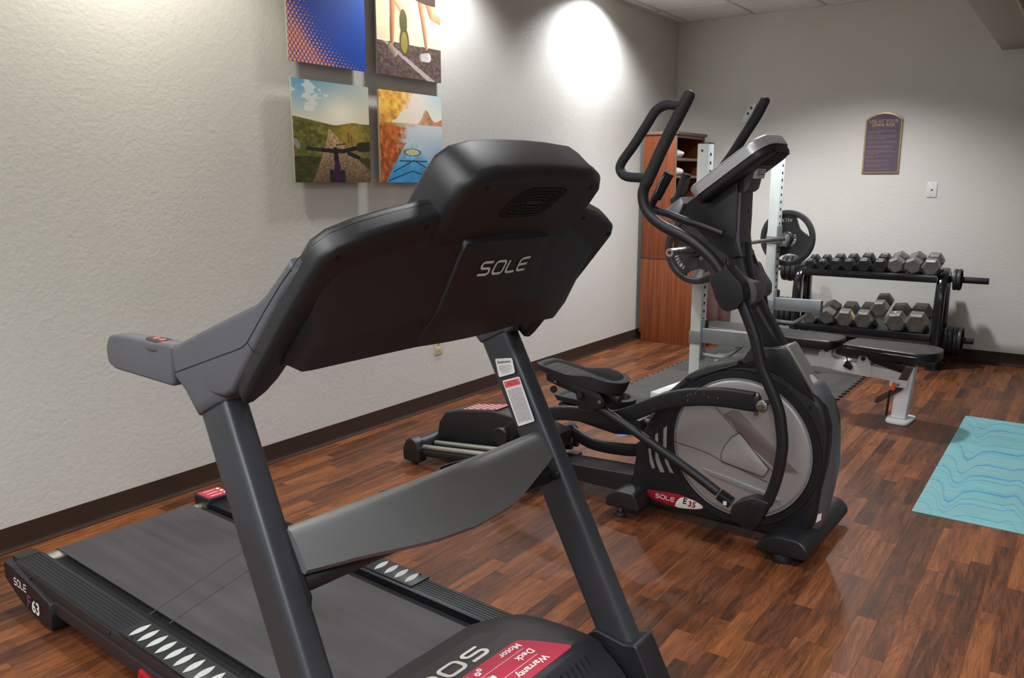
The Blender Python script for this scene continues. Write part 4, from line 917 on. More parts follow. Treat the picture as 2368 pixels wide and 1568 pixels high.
logo('maker_lettering', lambda x,y: onhood(1.678+y*0.86, -0.026-x, 0.0014), 0.056, CREAMP, hood, 0.22, 0.0)
for yy in (1.77,1.815): patch('label_rule', [(yy,-0.20),(yy+0.0012,-0.20),(yy+0.0012,0.19),(yy,0.19)], WHT, hood, 0.0020)
for uu, wd, sub in ((1.748,'Motor','3.0 CHP Motor\nIndustrial duty'),(1.792,'Deck','Cushion Flex\nSuspension deck'),(1.838,'Warranty','Lifetime frame\nand motor')):
    text('label_word', wd, 0.030, lambda x,y,uu=uu: onhood(uu+y,0.200-x,0.0022), WHT, hood, align='LEFT', bold=0.0006)
    text('label_small_print', sub, 0.011, lambda x,y,uu=uu: onhood(uu+y,0.005-x,0.0022), WHT, hood, align='LEFT', line=0.9)
def gear(cu, cv, r):
    P_ = []
    for k in range(16):
        rr = r if k%2 else r*0.74
        for d in (-0.12,0.12): a = 2*math.pi*(k+d*2)/16; P_.append((cu+rr*math.cos(a), cv+rr*math.sin(a)))
    return P_
for cu, cv, r in ((1.752,0.028,0.010),(1.742,0.044,0.008)):
    patch('gear_icon', gear(cu,cv,r), WHT, hood, 0.0022); patch('gear_icon', ell(cu,cv,r*0.35,r*0.35,10), RED, hood, 0.0026)
patch('deck_icon', [(1.786,0.018),(1.800,0.018),(1.800,0.046),(1.786,0.046)], WHT, hood, 0.0022)
patch('arrow_icon', [(1.781,0.012),(1.792,0.024),(1.781,0.034),(1.784,0.026),(1.776,0.026),(1.776,0.020),(1.784,0.020)], WHT, hood, 0.0022)
patch('shield_icon', rp([(1.824,0.026),(1.836,0.008),(1.848,0.026),(1.840,0.048),(1.832,0.048)],0.006,3), WHT, hood, 0.0022)
patch('shield_icon', rp([(1.829,0.026),(1.836,0.015),(1.843,0.026),(1.839,0.040),(1.833,0.040)],0.004,3), RED, hood, 0.0026)
for k in range(9):
    v0 = 0.115+0.022*k; zt = 0.195; zb = 0.10
    V = []
    for z_ in (zt,zb):
        u_ = float(np.interp(z_, [0.075,0.160,0.210], [2.0,1.93,1.885]))+0.0015
        V += [(u_, v0-0.003, z_), (u_, v0+0.003, z_)]
    mk('vent_slot', V, [(0,1,3,2)], VOID, hood, 0)
box('front_beam', 1.86, 1.98, -0.40, 0.40, 0.02, 0.06, BLK, tm, 0.004)
# uprights (slightly splayed) with boots and floor feet
UP = {-1: [(1.965,-0.477,0.02),(1.72,-0.459,0.45),(1.44,-0.437,0.99)], 1: [(2.00,0.447,0.02),(1.90,0.447,0.20),(1.475,0.432,1.02)]}
for s in (-1,1):
    u = tube('upright', UP[s], (0.0525,0.0335), CHAR, tm, 36, (0,1,0), 1, 4.6)
    b = UP[s][0]; c = UP[s][1]
    if s > 0:
        prism('upright_boot', rp([(1.845,0.02),(1.83,0.18),(1.86,0.205),(1.955,0.192),(1.985,0.205),(2.085,0.02)],0.012,3), 0.398, 0.492, 'y', BLK, tm, 0.014, 4)
    else:
        prism('upright_boot', rp([(1.83,0.02),(1.81,0.18),(1.93,0.20),(2.05,0.02)],0.012,3), -0.525, -0.425, 'y', BLK, tm, 0.014, 4)
    prism('base_foot', rp([(1.55,0.0),(2.12,0.0),(2.12,0.022),(2.0,0.035),(1.55,0.030)],0.006,2), min(s*0.40,s*0.50), max(s*0.40,s*0.50), 'y', BLK, tm, 0.004)
# stickers on the far upright
ux = [c for c in tm.children if c.name.startswith('upright')]
SF = lambda x,y: (x,0.3982+0.0*y,y)
def sticker(name, P, m, par, y=0.3975): return mk(name, [(a,y+(z-0.75)*-0.026,z) for a,z in P], [tuple(range(len(P)))], m, par, 0)
stk = ux[1]
P_ = [(1.507,0.925),(1.570,0.936),(1.581,0.894),(1.521,0.872)]
sticker('warning_sticker', rp(P_,0.006,3), PLATEW, stk)
P2 = [(1.533,0.864),(1.595,0.886),(1.648,0.765),(1.589,0.738)]
sticker('caution_sticker', rp(P2,0.005,3), PLATEW, stk)
def lerpq(P, a, b):
    P = [np.array(p) for p in P]; t = P[0]*(1-a)+P[1]*a; q = P[3]*(1-a)+P[2]*a; return t*(1-b)+q*b
def onq(P, x, y, e): a, z = lerpq(P, x, y); return (float(a), 0.3975-e+(float(z)-0.75)*-0.026, float(z))
mk('caution_band', [onq(P2,*q,0.0006) for q in ((0.05,0.03),(0.95,0.03),(0.95,0.17),(0.05,0.17))], [(0,1,2,3)], mat('coral_red_print',(232,96,96),0.5), stk, 0)
def qtext(name, s, P, cx, cy, sx, sy, m, e=0.0012, **k):
    return text(name, s, 1.0, lambda x,y: onq(P, cx+x*sx, cy-y*sy, e), m, stk, **k)
qtext('sticker_word', 'WARNING', P_, 0.5, 0.22, 0.16, 0.17, INK, bold=0.02)
qtext('sticker_small_print', 'This product may contain\na chemical known to the state\nof California to cause cancer\nor birth defects or other\nreproductive harm.', P_, 0.5, 0.64, 0.062, 0.10, INK, line=1.0)
qtext('sticker_word', 'CAUTION\nATTENTION', P2, 0.5, 0.10, 0.14, 0.055, INK, bold=0.02, line=0.95)
random.seed(3)
for k in range(7):
    for col in range(1):
        x0 = 0.10+0.118*k; a = 0.21; bL = []
        while a < 0.93:
            l_ = random.uniform(0.01,0.035); bL.append((a, min(a+l_,0.95))); a += l_+0.008
        V = []; F = []
        for h in (0,0.034,0.068):
            for a0, a1 in bL:
                q = len(V); V += [onq(P2,x0+h,a0,0.0008), onq(P2,x0+h+0.018,a0,0.0008), onq(P2,x0+h+0.018,a1,0.0008), onq(P2,x0+h,a1,0.0008)]; F.append((q,q+1,q+2,q+3))
        mk('sticker_small_print', V, F, mat('soft_ink',(120,120,122),0.6), stk, 0)
_b = [(1.721,0.622)][0]
cyl('bolt', (_b[0],0.405,_b[1]), (_b[0],0.392,_b[1]), 0.011, BLK, tm, 14)
# crossbar
def xb(a): return 1.72+0.055*(1-a*a)
V = []; F = []; K = 24; vv0, vv1 = -0.430, 0.446; sec = []
for i in range(K+1):
    a = i/K*2-1; v = vv0+(vv1-vv0)*(a+1)/2; zt = 0.727+0.018*(1-a*a); zb = float(np.interp(a,[-1,-0.72,-0.31,0,0.38,0.65,0.9,1],[0.645,0.640,0.620,0.612,0.616,0.640,0.658,0.668])); u0 = xb(a); lean = lambda z: u0-0.4615*(z-0.6)
    prof = [(lean(zt)-0.040,zt-0.004),(lean(zt)-0.016,zt+0.002),(lean(zt)-0.005,zt-0.002),(lean(zt-0.016)+0.002,zt-0.018),(lean((zt+zb)/2)+0.006,(zt+zb)/2),(lean(zb)+0.004,zb+0.012),(lean(zb)-0.006,zb),(lean(zb)-0.03,zb+0.004),(lean((zt+zb)/2)-0.045,(zt+zb)/2)]
    for p in prof: V.append((p[0],v,p[1]))
n = 9
for i in range(K):
    for k in range(n): F.append((i*n+k,i*n+(k+1)%n,(i+1)*n+(k+1)%n,(i+1)*n+k))
F += [tuple(range(n))[::-1], tuple(range(K*n,K*n+n))]
mk('crossbar', V, F, CHAR2, tm, 50)
cyl('crossbeam', (1.665,-0.43,0.615), (1.685,0.41,0.615), 0.024, BLK, tm, 18, 0.02)
for P_ in ([(-0.365,0.708),(-0.284,0.713),(-0.269,0.704),(-0.264,0.687),(-0.357,0.700)], [(-0.194,0.702),(-0.154,0.721),(-0.112,0.713),(-0.110,0.692),(-0.175,0.692)], [(0.015,0.700),(0.043,0.725),(0.086,0.723),(0.212,0.710),(0.221,0.695),(0.110,0.691),(0.033,0.690)]):
    prism('tray_flap', P_, 1.618, 1.624, 'x', BLK, tm, 0.0)
prism('end_bracket', [(1.605,0.72),(1.635,0.74),(1.71,0.60),(1.70,0.545),(1.68,0.55)], -0.432, -0.426, 'y', BLK, tm, 0.001)
# console ---------------------------------------------------------
def sym(P): return P+[(s,-v) for s,v in P[::-1] if abs(v) > 1e-6]
dash = sym([(-0.24,-0.385),(-0.31,-0.402),(-0.36,-0.408),(-0.40,-0.412),(-0.44,-0.425),(-0.468,-0.445),(-0.472,-0.462),(-0.45,-0.474),(-0.38,-0.477),(-0.20,-0.477),(-0.105,-0.474),(-0.065,-0.472),(-0.037,-0.450),(-0.013,-0.400),(0.008,-0.33),(0.028,-0.245),(0.04,-0.12),(0.045,0.0)])
tower = sym([(-0.06,-0.232),(0.06,-0.240),(0.100,-0.236),(0.128,-0.212),(0.143,-0.165),(0.149,-0.08),(0.151,0.0)])
prism('dash_back_shell', dash, -0.036, 0.0, BP, PLAS, tm, 0.024, 5, 60, side='hi')  # same plastic as the arms, underside shade put into the darker colour
prism('dash_top_shell', [(s*0.985,v*0.995) for s,v in dash if s > -0.2][:]+[], -0.056, -0.0375, BP, PLAS, tm, 0.012, 3, 60, side='lo')
prism('display_back_shell', tower, -0.032, 0.010, BP, PLAS, tm, 0.024, 5, 60, side='hi')
prism('display_top_shell', [(s*0.985,v*0.99) for s,v in tower], -0.096, -0.0335, BP, PLAS, tm, 0.014, 3, 60, side='lo')
prism('screen_bezel', rp([(0.0,-0.20),(0.125,-0.18),(0.125,0.18),(0.0,0.20)],0.02,3), -0.100, -0.095, BP, BLKG, tm, 0.001)
prism('keypad', rp([(-0.13,-0.30),(-0.015,-0.30),(-0.015,0.30),(-0.13,0.30)],0.02,3), -0.060, -0.055, BP, RUB, tm, 0.001)
def stop(v): return 0.012-0.62*v*v
def sbot(v): a = abs(v)/0.435; return -0.292-0.055*a*a
def boff(s, v):
    a = abs(v)/0.435; d = max(0.0, stop(v)-s); q = 0.37*d if d < 0.18 else 0.0666+0.06*(d-0.18)
    return (q*(1-0.45*a*a)+0.002)*(1 if a < 0.93 else max(0.0,1-((a-0.93)/0.07)**2)**0.5*0.7+0.3)
V = []; F = []; NA, NB = 44, 26
for i in range(NB+1):
    b = i/NB
    for j in range(NA+1):
        v = (j/NA*2-1)*0.435; st, sb = stop(v)+0.01, sbot(v); s = st+(sb-st)*b
        o_ = boff(s,v)-0.004; 
        if i == 0: o_ = -0.01
        if b > 0.96: o_ *= 0.35+0.65*max(0.0,1-((b-0.96)/0.04)**2)**0.5
        V.append(BP(s,v,o_))
for i in range(NB):
    for j in range(NA): F.append((i*(NA+1)+j,i*(NA+1)+j+1,(i+1)*(NA+1)+j+1,(i+1)*(NA+1)+j))
base = len(V)
for i in range(NB+1):
    b = i/NB
    for j in range(NA+1):
        v = (j/NA*2-1)*0.435; st, sb = stop(v)+0.01, sbot(v); s = st+(sb-st)*b; V.append(BP(s,v,-0.075 if s > -0.2 else -0.075+(-0.2-s)*0.35))
for i in range(NB):
    for j in range(NA): F.append((base+i*(NA+1)+j,base+(i+1)*(NA+1)+j,base+(i+1)*(NA+1)+j+1,base+i*(NA+1)+j+1))
per = [(0,j) for j in range(NA+1)]+[(i,NA) for i in range(1,NB+1)]+[(NB,j) for j in range(NA-1,-1,-1)]+[(i,0) for i in range(NB-1,0,-1)]
for k in range(len(per)):
    a, b = per[k], per[(k+1)%len(per)]; F.append((a[0]*(NA+1)+a[1], b[0]*(NA+1)+b[1], base+b[0]*(NA+1)+b[1], base+a[0]*(NA+1)+a[1]))
mk('console_belly', V, F, PLAS, tm, 45)
# raised badge panel
def pw(s): return 0.142+0.10*max(0,-s-0.05)**0.8 if s > -0.24 else 0.142+0.10*0.19**0.8-((-s-0.24)*3.2)**2*0.5
V = []; F = []; N1, N2 = 22, 20
for i in range(N1+1):
    s = -0.028-0.258*i/N1; w = pw(s)
    for j in range(N2+1):
        v = (j/N2*2-1)*w; e = 0.007; s2 = s+(0.006*(1-(v/w)**2) if i == 0 else 0)
        if i == 0 or j in (0,N2): e = -0.006
        elif i == 1 or j in (1,N2-1): e = 0.0045
        e *= max(0,1-(i/N1)**3*1.1)
        if j == 1: v = -w+0.004
        if j == N2-1: v = w-0.004
        V.append(BP(s2 if i != 1 else -0.033+0.006*(1-(v/w)**2), v, boff(s,v)-0.003+e))
for i in range(N1):
    for j in range(N2): F.append((i*(N2+1)+j,i*(N2+1)+j+1,(i+1)*(N2+1)+j+1,(i+1)*(N2+1)+j))
pnl = mk('badge_panel', V, F, PLAS, tm, 45)
def onpanel(x, y): s, v = -0.084+y, 0.002+x; return BP(s, v, boff(s,v)+0.0060)
logo('maker_lettering', lambda x,y: onpanel(x*1.08,y-0.002), 0.0265, CREAMP, pnl, 0.19, 0.30)
# fan grille
def para(k):
    a = 0.083-0.0125*k; b = 0.040-0.0075*k; sk = 0.55
    P_ = ell(0,0,a*0.93,b*0.95,44,4.2); return [(0.068+y, 0.002+x+sk*y) for x,y in P_]
gr = prism('fan_grille', para(-0.35), 0.0102, 0.0108, BP, VOID, tm)
for k in range(4):
    v_, f_ = ribbon(para(k*1.1+0.5), 0.0028, True); mk('grille_bar', [BP(a,b,0.0125) for a,b in v_], f_, PLAS, gr, 0)
prism('grille_centre', para(4.6), 0.0108, 0.0125, BP, PLAS, gr)
for a, b in (((0.030,-0.03),(0.108,0.0)),((0.030,0.02),(0.108,0.045)),((0.068,-0.082),(0.068,-0.02)),((0.068,0.024),(0.068,0.086))):
    v_, f_ = ribbon([a,b], 0.0022); mk('grille_bar', [BP(x,y,0.0128) for x,y in v_], f_, PLAS, gr, 0)
for s_, v_, e in ((0.106,0.176,0.0102),(0.003,0.262,0.0004),(-0.060,0.440,0.0004)):
    for sg in (-1,1): prism('screw_hole', ell(s_,sg*v_,0.0065,0.0055,12), e, e+0.0004, BP, VOID, tm)
# side arms
topn = [(1.333,1.065),(1.342,1.078),(1.447,1.120),(1.545,1.158),(1.650,1.197),(1.682,1.218),(1.722,1.253),(1.760,1.288)]
botn = [(1.562,1.045),(1.539,1.017),(1.490,0.983),(1.433,0.952)]
rear = [(1.337,1.009),(1.375,0.983)]
prof = topn+[(1.887+0.658*s-0.026,1.336+0.753*s+0.0225) for s in (-0.128,-0.20,-0.30,-0.40,-0.462)]+[(1.528,0.995)]+rear[::-1]
for s in (-1,1):
    prism('side_arm', prof, min(s*0.400,s*0.480), max(s*0.400,s*0.480), 'y', PLASG, tm, 0.012, 5, 60)  # lighter copy of the dash plastic: light on the sides is coloured in
    ax0 = UP[s]; t0 = np.array(ax0[-1]); t1 = np.array(ax0[-2]); dv = (t1-t0)/np.linalg.norm(t1-t0); q0 = t0+dv*0.035
    tube('upright_collar', [tuple(q0-dv*0.07),tuple(q0-dv*0.02),tuple(q0),tuple(q0+dv*0.003)], [(0.078,0.046),(0.064,0.0425),(0.0585,0.040),(0.0555,0.037)], PLASG, tm, 28, (0,1,0), 1, 4.0)
    gp_ = [(1.329,1.077),(1.072,1.071),(1.037,1.064),(1.020,1.035),(1.024,0.995),(1.056,0.985),(1.321,0.983)]
    hg = prism('hand_grip', rp(gp_,0.012,3), min(s*0.428,s*0.474), max(s*0.428,s*0.474), 'y', PLASG, tm, 0.016, 4, 60)
    bx = [(1.239,1.066)][0]
    pd = prism('speed_button_pod', ell(bx[0], s*0.452, 0.056, 0.026, 28), bx[1]-0.014, bx[1]+0.008, 'z', PLASG, tm, 0.006, 3)
    prism('pod_face', ell(bx[0], s*0.452, 0.050, 0.021, 28), bx[1]+0.007, bx[1]+0.0095, 'z', RUB, pd, 0.001)
    for du in (-0.014,0.012): prism('red_button', ell(bx[0]+du, s*0.452, 0.010, 0.009, 16), bx[1]+0.0093, bx[1]+0.012, 'z', mat('salmon_button',(176,84,82),0.5), pd, 0.001)
for P_ in ([(1.343,1.020),(1.459,1.059),(1.572,1.097),(1.602,1.108),(1.620,1.120),(1.679,1.184),(1.737,1.242),(1.791,1.290),(1.803,1.296)], [(1.620,1.120),(1.635,1.106),(1.649,1.102)]):
    v_, f_ = ribbon(P_, 0.0022); mk('shell_seam', [(a,-0.4806,b) for a,b in v_], f_, VOID, tm, 0)

# ================================================================== ELLIPTICAL
el = thing('elliptical_trainer', 'black and silver elliptical trainer with a large round flywheel cover', 'elliptical', (-1.2,3.08,0), -1.5)
body = [(-0.344,0.123),(-0.330,0.176),(-0.315,0.297),(-0.275,0.400),(-0.231,0.480),(-0.174,0.564),(-0.090,0.648),(-0.013,0.697),(0.069,0.723),(0.129,0.736),(0.195,0.730),(0.280,0.707),(0.365,0.667),(0.423,0.628),(0.454,0.595),(0.478,0.524),(0.484,0.458),(0.478,0.364),(0.461,0.265),(0.454,0.177),(0.443,0.118),(0.404,0.065),(0.321,0.042),(0.144,0.043),(-0.064,0.042),(-0.273,0.045),(-0.327,0.060)]
sh = prism('shroud', body, 0.0, 0.18, 'y', BLK, el, 0.018, 3, 45)
fair = [(0.350,0.667),(0.382,0.672),(0.423,0.669),(0.454,0.615),(0.481,0.526),(0.495,0.451),(0.499,0.348),(0.486,0.240),(0.471,0.147),(0.463,0.100),(0.391,0.039),(0.336,0.095),(0.347,0.458)]
prism('front_fairing', fair, 0.035, 0.155, 'y', PLASG, el, 0.035, 5, 60)  # grey stands in for the light on the front of the body
# raised arch over the disc and neck base
arch = [(-0.143,0.570),(-0.088,0.631),(-0.011,0.678),(0.093,0.708),(0.148,0.731),(0.167,0.788),(0.296,0.804),(0.316,0.796),(0.362,0.723),(0.425,0.616),(0.367,0.648),(0.282,0.698),(0.197,0.717),(0.093,0.703),(-0.032,0.646)]
prism('neck_cover', [(0.154,0.787),(0.281,0.802),(0.301,0.799),(0.370,0.697),(0.428,0.609),(0.408,0.597),(0.372,0.608),(0.273,0.653),(0.176,0.708),(0.118,0.721)], 0.03, 0.145, 'y', BLK, el, 0.010, 3, 45)
NP = [(0.300,0.807),(0.430,0.609)]
prism('silver_neck_panel', [(NP[0][0]-0.02,NP[0][1]-0.004),(NP[0][0]-0.004,NP[0][1]+0.004),(NP[0][0]+0.006,NP[0][1]-0.002),(NP[1][0]+0.006,NP[1][1]+0.002),(NP[1][0]-0.02,NP[1][1]-0.004)], 0.032, 0.140, 'y', mat('silver_grey_plastic',(134,134,130),0.42,0.4,0.2,700), el, 0.010, 3, 60)
pn = [(0.403,0.695)][0]; pn2 = [(0.437,0.647)][0]
mk('oval_badge', [(float(a),0.036+0.0*t,float(b)) for a,b,t in [(0,0,0)]]+[(0,0,0)], [], WHT, el, 0) if False else None
prism('arch_trim', arch, -0.007, 0.002, 'y', BLK, el, 0.003, 2, 45)
lathe('arch_ring', [(0.302,-0.001),(0.304,-0.008),(0.314,-0.008),(0.317,-0.001)], 'y', (0.149,0,0.382), BLK, el, 96)
# disc of the flywheel cover, with its shaped reliefs
dc = (0.149,0.382); dr_ = 0.283
E2 = lambda P_, y: [(a,y,b) for a,b in P_]
lathe('disc_well', [(dr_+0.022,-0.001),(dr_+0.020,-0.006),(dr_+0.004,-0.006),(dr_+0.004,-0.001)], 'y', (dc[0],0,dc[1]), BLK, el, 72)
disc = lathe('flywheel_cover', [(0.0,-0.022),(dr_*0.80,-0.020),(dr_*0.95,-0.014),(dr_-0.004,-0.006),(dr_,0.0)], 'y', (dc[0],0,dc[1]), DISC, el, 96, 30)
mk('disc_shade_panel', E2([(-0.125,0.359),(0.028,0.338),(0.088,0.319),(0.211,0.286),(0.299,0.256),(0.386,0.220),(0.390,0.339),(0.388,0.325),(0.373,0.276),(0.327,0.209),(0.143,0.243),(0.016,0.273),(-0.002,0.337)], -0.0226), [], DISCD, disc, 0) if False else None
prism('disc_ridge', [(0.004,0.274),(0.032,0.269),(0.143,0.253),(0.249,0.234),(0.324,0.213),(0.320,0.204),(0.233,0.216),(0.126,0.235),(0.033,0.251)], -0.0255, -0.020, 'y', SILV, disc, 0.001)
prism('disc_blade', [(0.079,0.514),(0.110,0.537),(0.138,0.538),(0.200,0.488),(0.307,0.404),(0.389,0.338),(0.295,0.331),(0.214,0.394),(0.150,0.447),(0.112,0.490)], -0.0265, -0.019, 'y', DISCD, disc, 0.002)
prism('disc_blade_edge', [(0.112,0.490),(0.150,0.447),(0.214,0.394),(0.295,0.335),(0.289,0.325),(0.206,0.381),(0.144,0.433),(0.102,0.490)], -0.0280, -0.019, 'y', SILV, disc, 0.001)
prism('badge_wedge', rp([(0.150,0.447),(0.119,0.425),(0.096,0.388),(0.082,0.349),(0.085,0.321),(0.256,0.293),(0.273,0.326)],0.008,3), -0.0285, -0.019, 'y', DISC, disc, 0.002)
for P_ in ([(0.047,0.539),(0.094,0.499),(0.150,0.447)], [(-0.125,0.363),(-0.047,0.354),(0.029,0.342),(0.085,0.321),(0.176,0.300),(0.276,0.274)], [(0.153,0.451),(0.121,0.429),(0.094,0.388),(0.080,0.349),(0.083,0.318),(0.258,0.290),(0.278,0.328),(0.153,0.451)]):
    v_, f_ = ribbon(P_, 0.0030); mk('panel_joint', [(a,-0.0232 if k < 0 else -0.0289,b) for k,(a,b) in enumerate(v_)], f_, mat('joint_grey',(66,61,61),0.6), disc, 0)
c0 = [(0.124,0.377)][0]; c1 = [(0.250,0.321)][0]; an = math.atan2(c1[1]-c0[1], c1[0]-c0[0])
def ond(x, y, c=((c0[0]+c1[0])/2,(c0[1]+c1[1])/2)): return (c[0]+x*math.cos(an)-y*math.sin(an), -0.0292, c[1]+x*math.sin(an)+y*math.cos(an))
logo('embossed_lettering', lambda x,y: ond(x*1.0,y), 0.026, mat('rosy_silver',(206,190,184),0.3,0.5), disc, 0.15, 0.0)
# shroud trim: silver slashes, screws, labels
for P_ in ([(-0.225,0.358),(-0.209,0.380),(-0.187,0.380),(-0.209,0.323),(-0.191,0.269),(-0.153,0.211),(-0.177,0.214),(-0.207,0.261),(-0.229,0.319)], [(-0.190,0.399),(-0.173,0.413),(-0.169,0.369),(-0.170,0.292),(-0.160,0.237),(-0.133,0.212),(-0.155,0.211),(-0.180,0.242),(-0.189,0.317)]): pass
for P_ in ([(-0.225,0.366),(-0.213,0.379),(-0.210,0.346),(-0.212,0.293),(-0.196,0.248),(-0.176,0.210),(-0.180,0.207),(-0.197,0.206),(-0.219,0.253),(-0.225,0.320)], [(-0.188,0.399),(-0.176,0.413),(-0.172,0.410),(-0.171,0.330),(-0.169,0.283),(-0.152,0.242),(-0.133,0.214),(-0.151,0.214),(-0.174,0.253),(-0.186,0.308)], [(-0.255,0.300),(-0.243,0.301),(-0.240,0.274),(-0.221,0.218),(-0.234,0.213),(-0.247,0.242)]):
    prism('silver_slash', P_, -0.0035, 0.002, 'y', SILV, el, 0.0008)
for px_ in [(0.129,0.728),(-0.087,0.630),(-0.242,0.404),(-0.333,0.129),(-0.212,0.068),(0.036,0.062),(0.289,0.059),(0.434,0.210),(0.454,0.410),(0.408,0.590)]:
    prism('screw_hole', ell(px_[0],px_[1],0.008,0.008,14), -0.0135 if px_[1] > 0.6 else -0.0006, 0.0, 'y', VOID, el)
prism('shroud_ledge', rp([(-0.328,0.173),(-0.090,0.156),(-0.129,0.217),(-0.161,0.275),(-0.172,0.215),(-0.208,0.188),(-0.321,0.203)],0.004,2), -0.004, 0.002, 'y', BLK, el, 0.002) if False else None
lathe('disc_rim_glint', [(dr_-0.004,-0.004),(dr_-0.003,-0.011),(dr_,-0.011),(dr_+0.001,-0.004)], 'y', (dc[0],0,dc[1]), SILV, el, 96)  # bright ring added as a painted highlight along the disc edge
lb = [(-0.268,0.107),(-0.227,0.116),(-0.126,0.125),(-0.047,0.118),(0.002,0.102),(0.001,0.086),(-0.045,0.075),(-0.123,0.067),(-0.205,0.074),(-0.246,0.086)]
lbo = cr(lb,4,True); prism('model_badge', lbo, -0.0030, 0.0, 'y', REDD, el, 0.0006)
prism('model_badge_white', cr([(-0.097,0.114),(-0.046,0.117),(-0.003,0.104),(-0.001,0.090),(-0.044,0.077),(-0.119,0.070)],4,True), -0.0036, -0.002, 'y', WHT, el, 0.0003)
c2 = [(-0.168,0.098)][0]; c3 = [(-0.059,0.097)][0]; a2 = math.atan2(c3[1]-c2[1], c3[0]-c2[0])
logo('maker_lettering', lambda x,y: (c2[0]+x*math.cos(a2)*0.95, -0.0042, c2[1]+x*math.sin(a2)+y), 0.0165, WHT, el, 0.19, 0.1)
text('model_lettering', 'E', 0.036, lambda x,y: (c3[0]-0.018+x+y*0.2, -0.0044, c3[1]+0.006+y+x*math.sin(a2)), INK, el, bold=0.0012)
text('model_lettering', '35', 0.036, lambda x,y: (c3[0]+0.014+x+y*0.2, -0.0044, c3[1]-0.001+y+x*math.sin(a2)), REDD, el, bold=0.0012)
prism('barcode_sticker', [(0.464,0.180),(0.478,0.189),(0.477,0.161),(0.459,0.144)], -0.0015, 0.0, 'y', PLATEW, el)
# feet
def foot(name, P_, v0, v1): return prism(name, P_, v0, v1, 'y', BLK, el, 0.02, 4, 60)
fpx = rp([(0.27,0.035),(0.29,0.075),(0.35,0.108),(0.44,0.108),(0.475,0.075),(0.47,0.035)],0.02,3)
foot('front_cross_foot', fpx, -0.13, 0.42)
for v_ in (-0.09,0.37): cyl('rubber_foot', (0.37,v_,0.0), (0.37,v_,0.037), 0.038, RUB, el, 18)
rear_f = tube('rear_cross_tube', [(-1.515,-0.11,0.085),(-1.515,0.36,0.085)], (0.046,0.046), BLK, el, 24, (0,0,1), 1)
for s, v_ in ((-1,-0.125),(1,0.37)):
    q = prism('end_cap', rp([(-1.57,0.02),(-1.572,0.085),(-1.545,0.135),(-1.515,0.146),(-1.478,0.132),(-1.455,0.085),(-1.458,0.02)],0.012,3), min(v_-0.03,v_+0.03), max(v_-0.03,v_+0.03), 'y', PLAS, el, 0.014, 4, 60)
    cyl('rubber_foot', (-1.515,v_,0.0), (-1.515,v_,0.022), 0.018, RUB, q, 14)
# main beam to the body and middle stabiliser foot
tube('main_beam', [(-1.50,0.10,0.085),(-1.0,0.10,0.09),(-0.30,0.10,0.10)], (0.038,0.045), BLK, el, 20, (0,1,0), 1, 4.0)
prism('beam_cover', rp([(-0.86,0.06),(-0.86,0.125),(-0.30,0.155),(-0.27,0.06)],0.01,3), 0.03, 0.17, 'y', PLAS, el, 0.01, 3)
foot('middle_foot', rp([(-0.40,0.045),(-0.39,0.095),(-0.34,0.125),(-0.26,0.125),(-0.23,0.05)],0.015,3), -0.115, 0.30)
for v_ in (-0.085,0.27):
    cyl('leveling_stud', (-0.335,v_,0.012), (-0.335,v_,0.05), 0.008, STEEL, el, 10); cyl('leveling_foot', (-0.335,v_,0.0), (-0.335,v_,0.018), 0.021, RUB, el, 16)
# ramp cover and rails
cov = [(-1.497,0.132),(-1.486,0.193),(-1.443,0.251),(-1.349,0.277),(-1.133,0.311),(-1.018,0.304),(-0.877,0.280),(-0.765,0.247),(-0.764,0.173),(-1.457,0.033)]
rc = prism('incline_motor_cover', cov, 0.03, 0.19, 'y', BLK, el, 0.012, 3, 50)
lt0, lt1 = [(-1.343,0.278),(-1.133,0.311)]
def onlab(x, y, e=0.001): return (lt0[0]+(lt1[0]-lt0[0])*x, 0.045+0.13*y, lt0[1]+(lt1[1]-lt0[1])*x+e)
flat('red_diamond_label', [(0,0),(1.1,0),(1.1,1),(0,1)], onlab, REDD, rc)
for k in range(10):
    for j in range(5):
        cx_ = 0.08+0.105*k; cy_ = 0.1+0.2*j+(0.1 if k%2 else 0)
        if cy_ < 0.95: flat('label_diamond', [(cx_-0.045,cy_),(cx_,cy_-0.07),(cx_+0.045,cy_),(cx_,cy_+0.07)], lambda x,y: onlab(x,y,0.0018), CREAMP, rc)
for v_, tag_ in ((-0.115,'near'),(-0.025,'near'),(0.245,'far'),(0.30,'far')):
    cyl('guide_rail', (-1.46,v_,0.098), (-0.80,v_,0.168), 0.0125, RAILS, el, 16, 0.02)
    tube('rail_support', [(-1.46,v_,0.068),(-0.80,v_,0.138)], (0.018,0.014), BLK, el, 12, (0,1,0), 1, 4.0)
box('rail_end_block', -0.84, -0.78, -0.12, 0.32, 0.03, 0.095, BLK, el, 0.008)
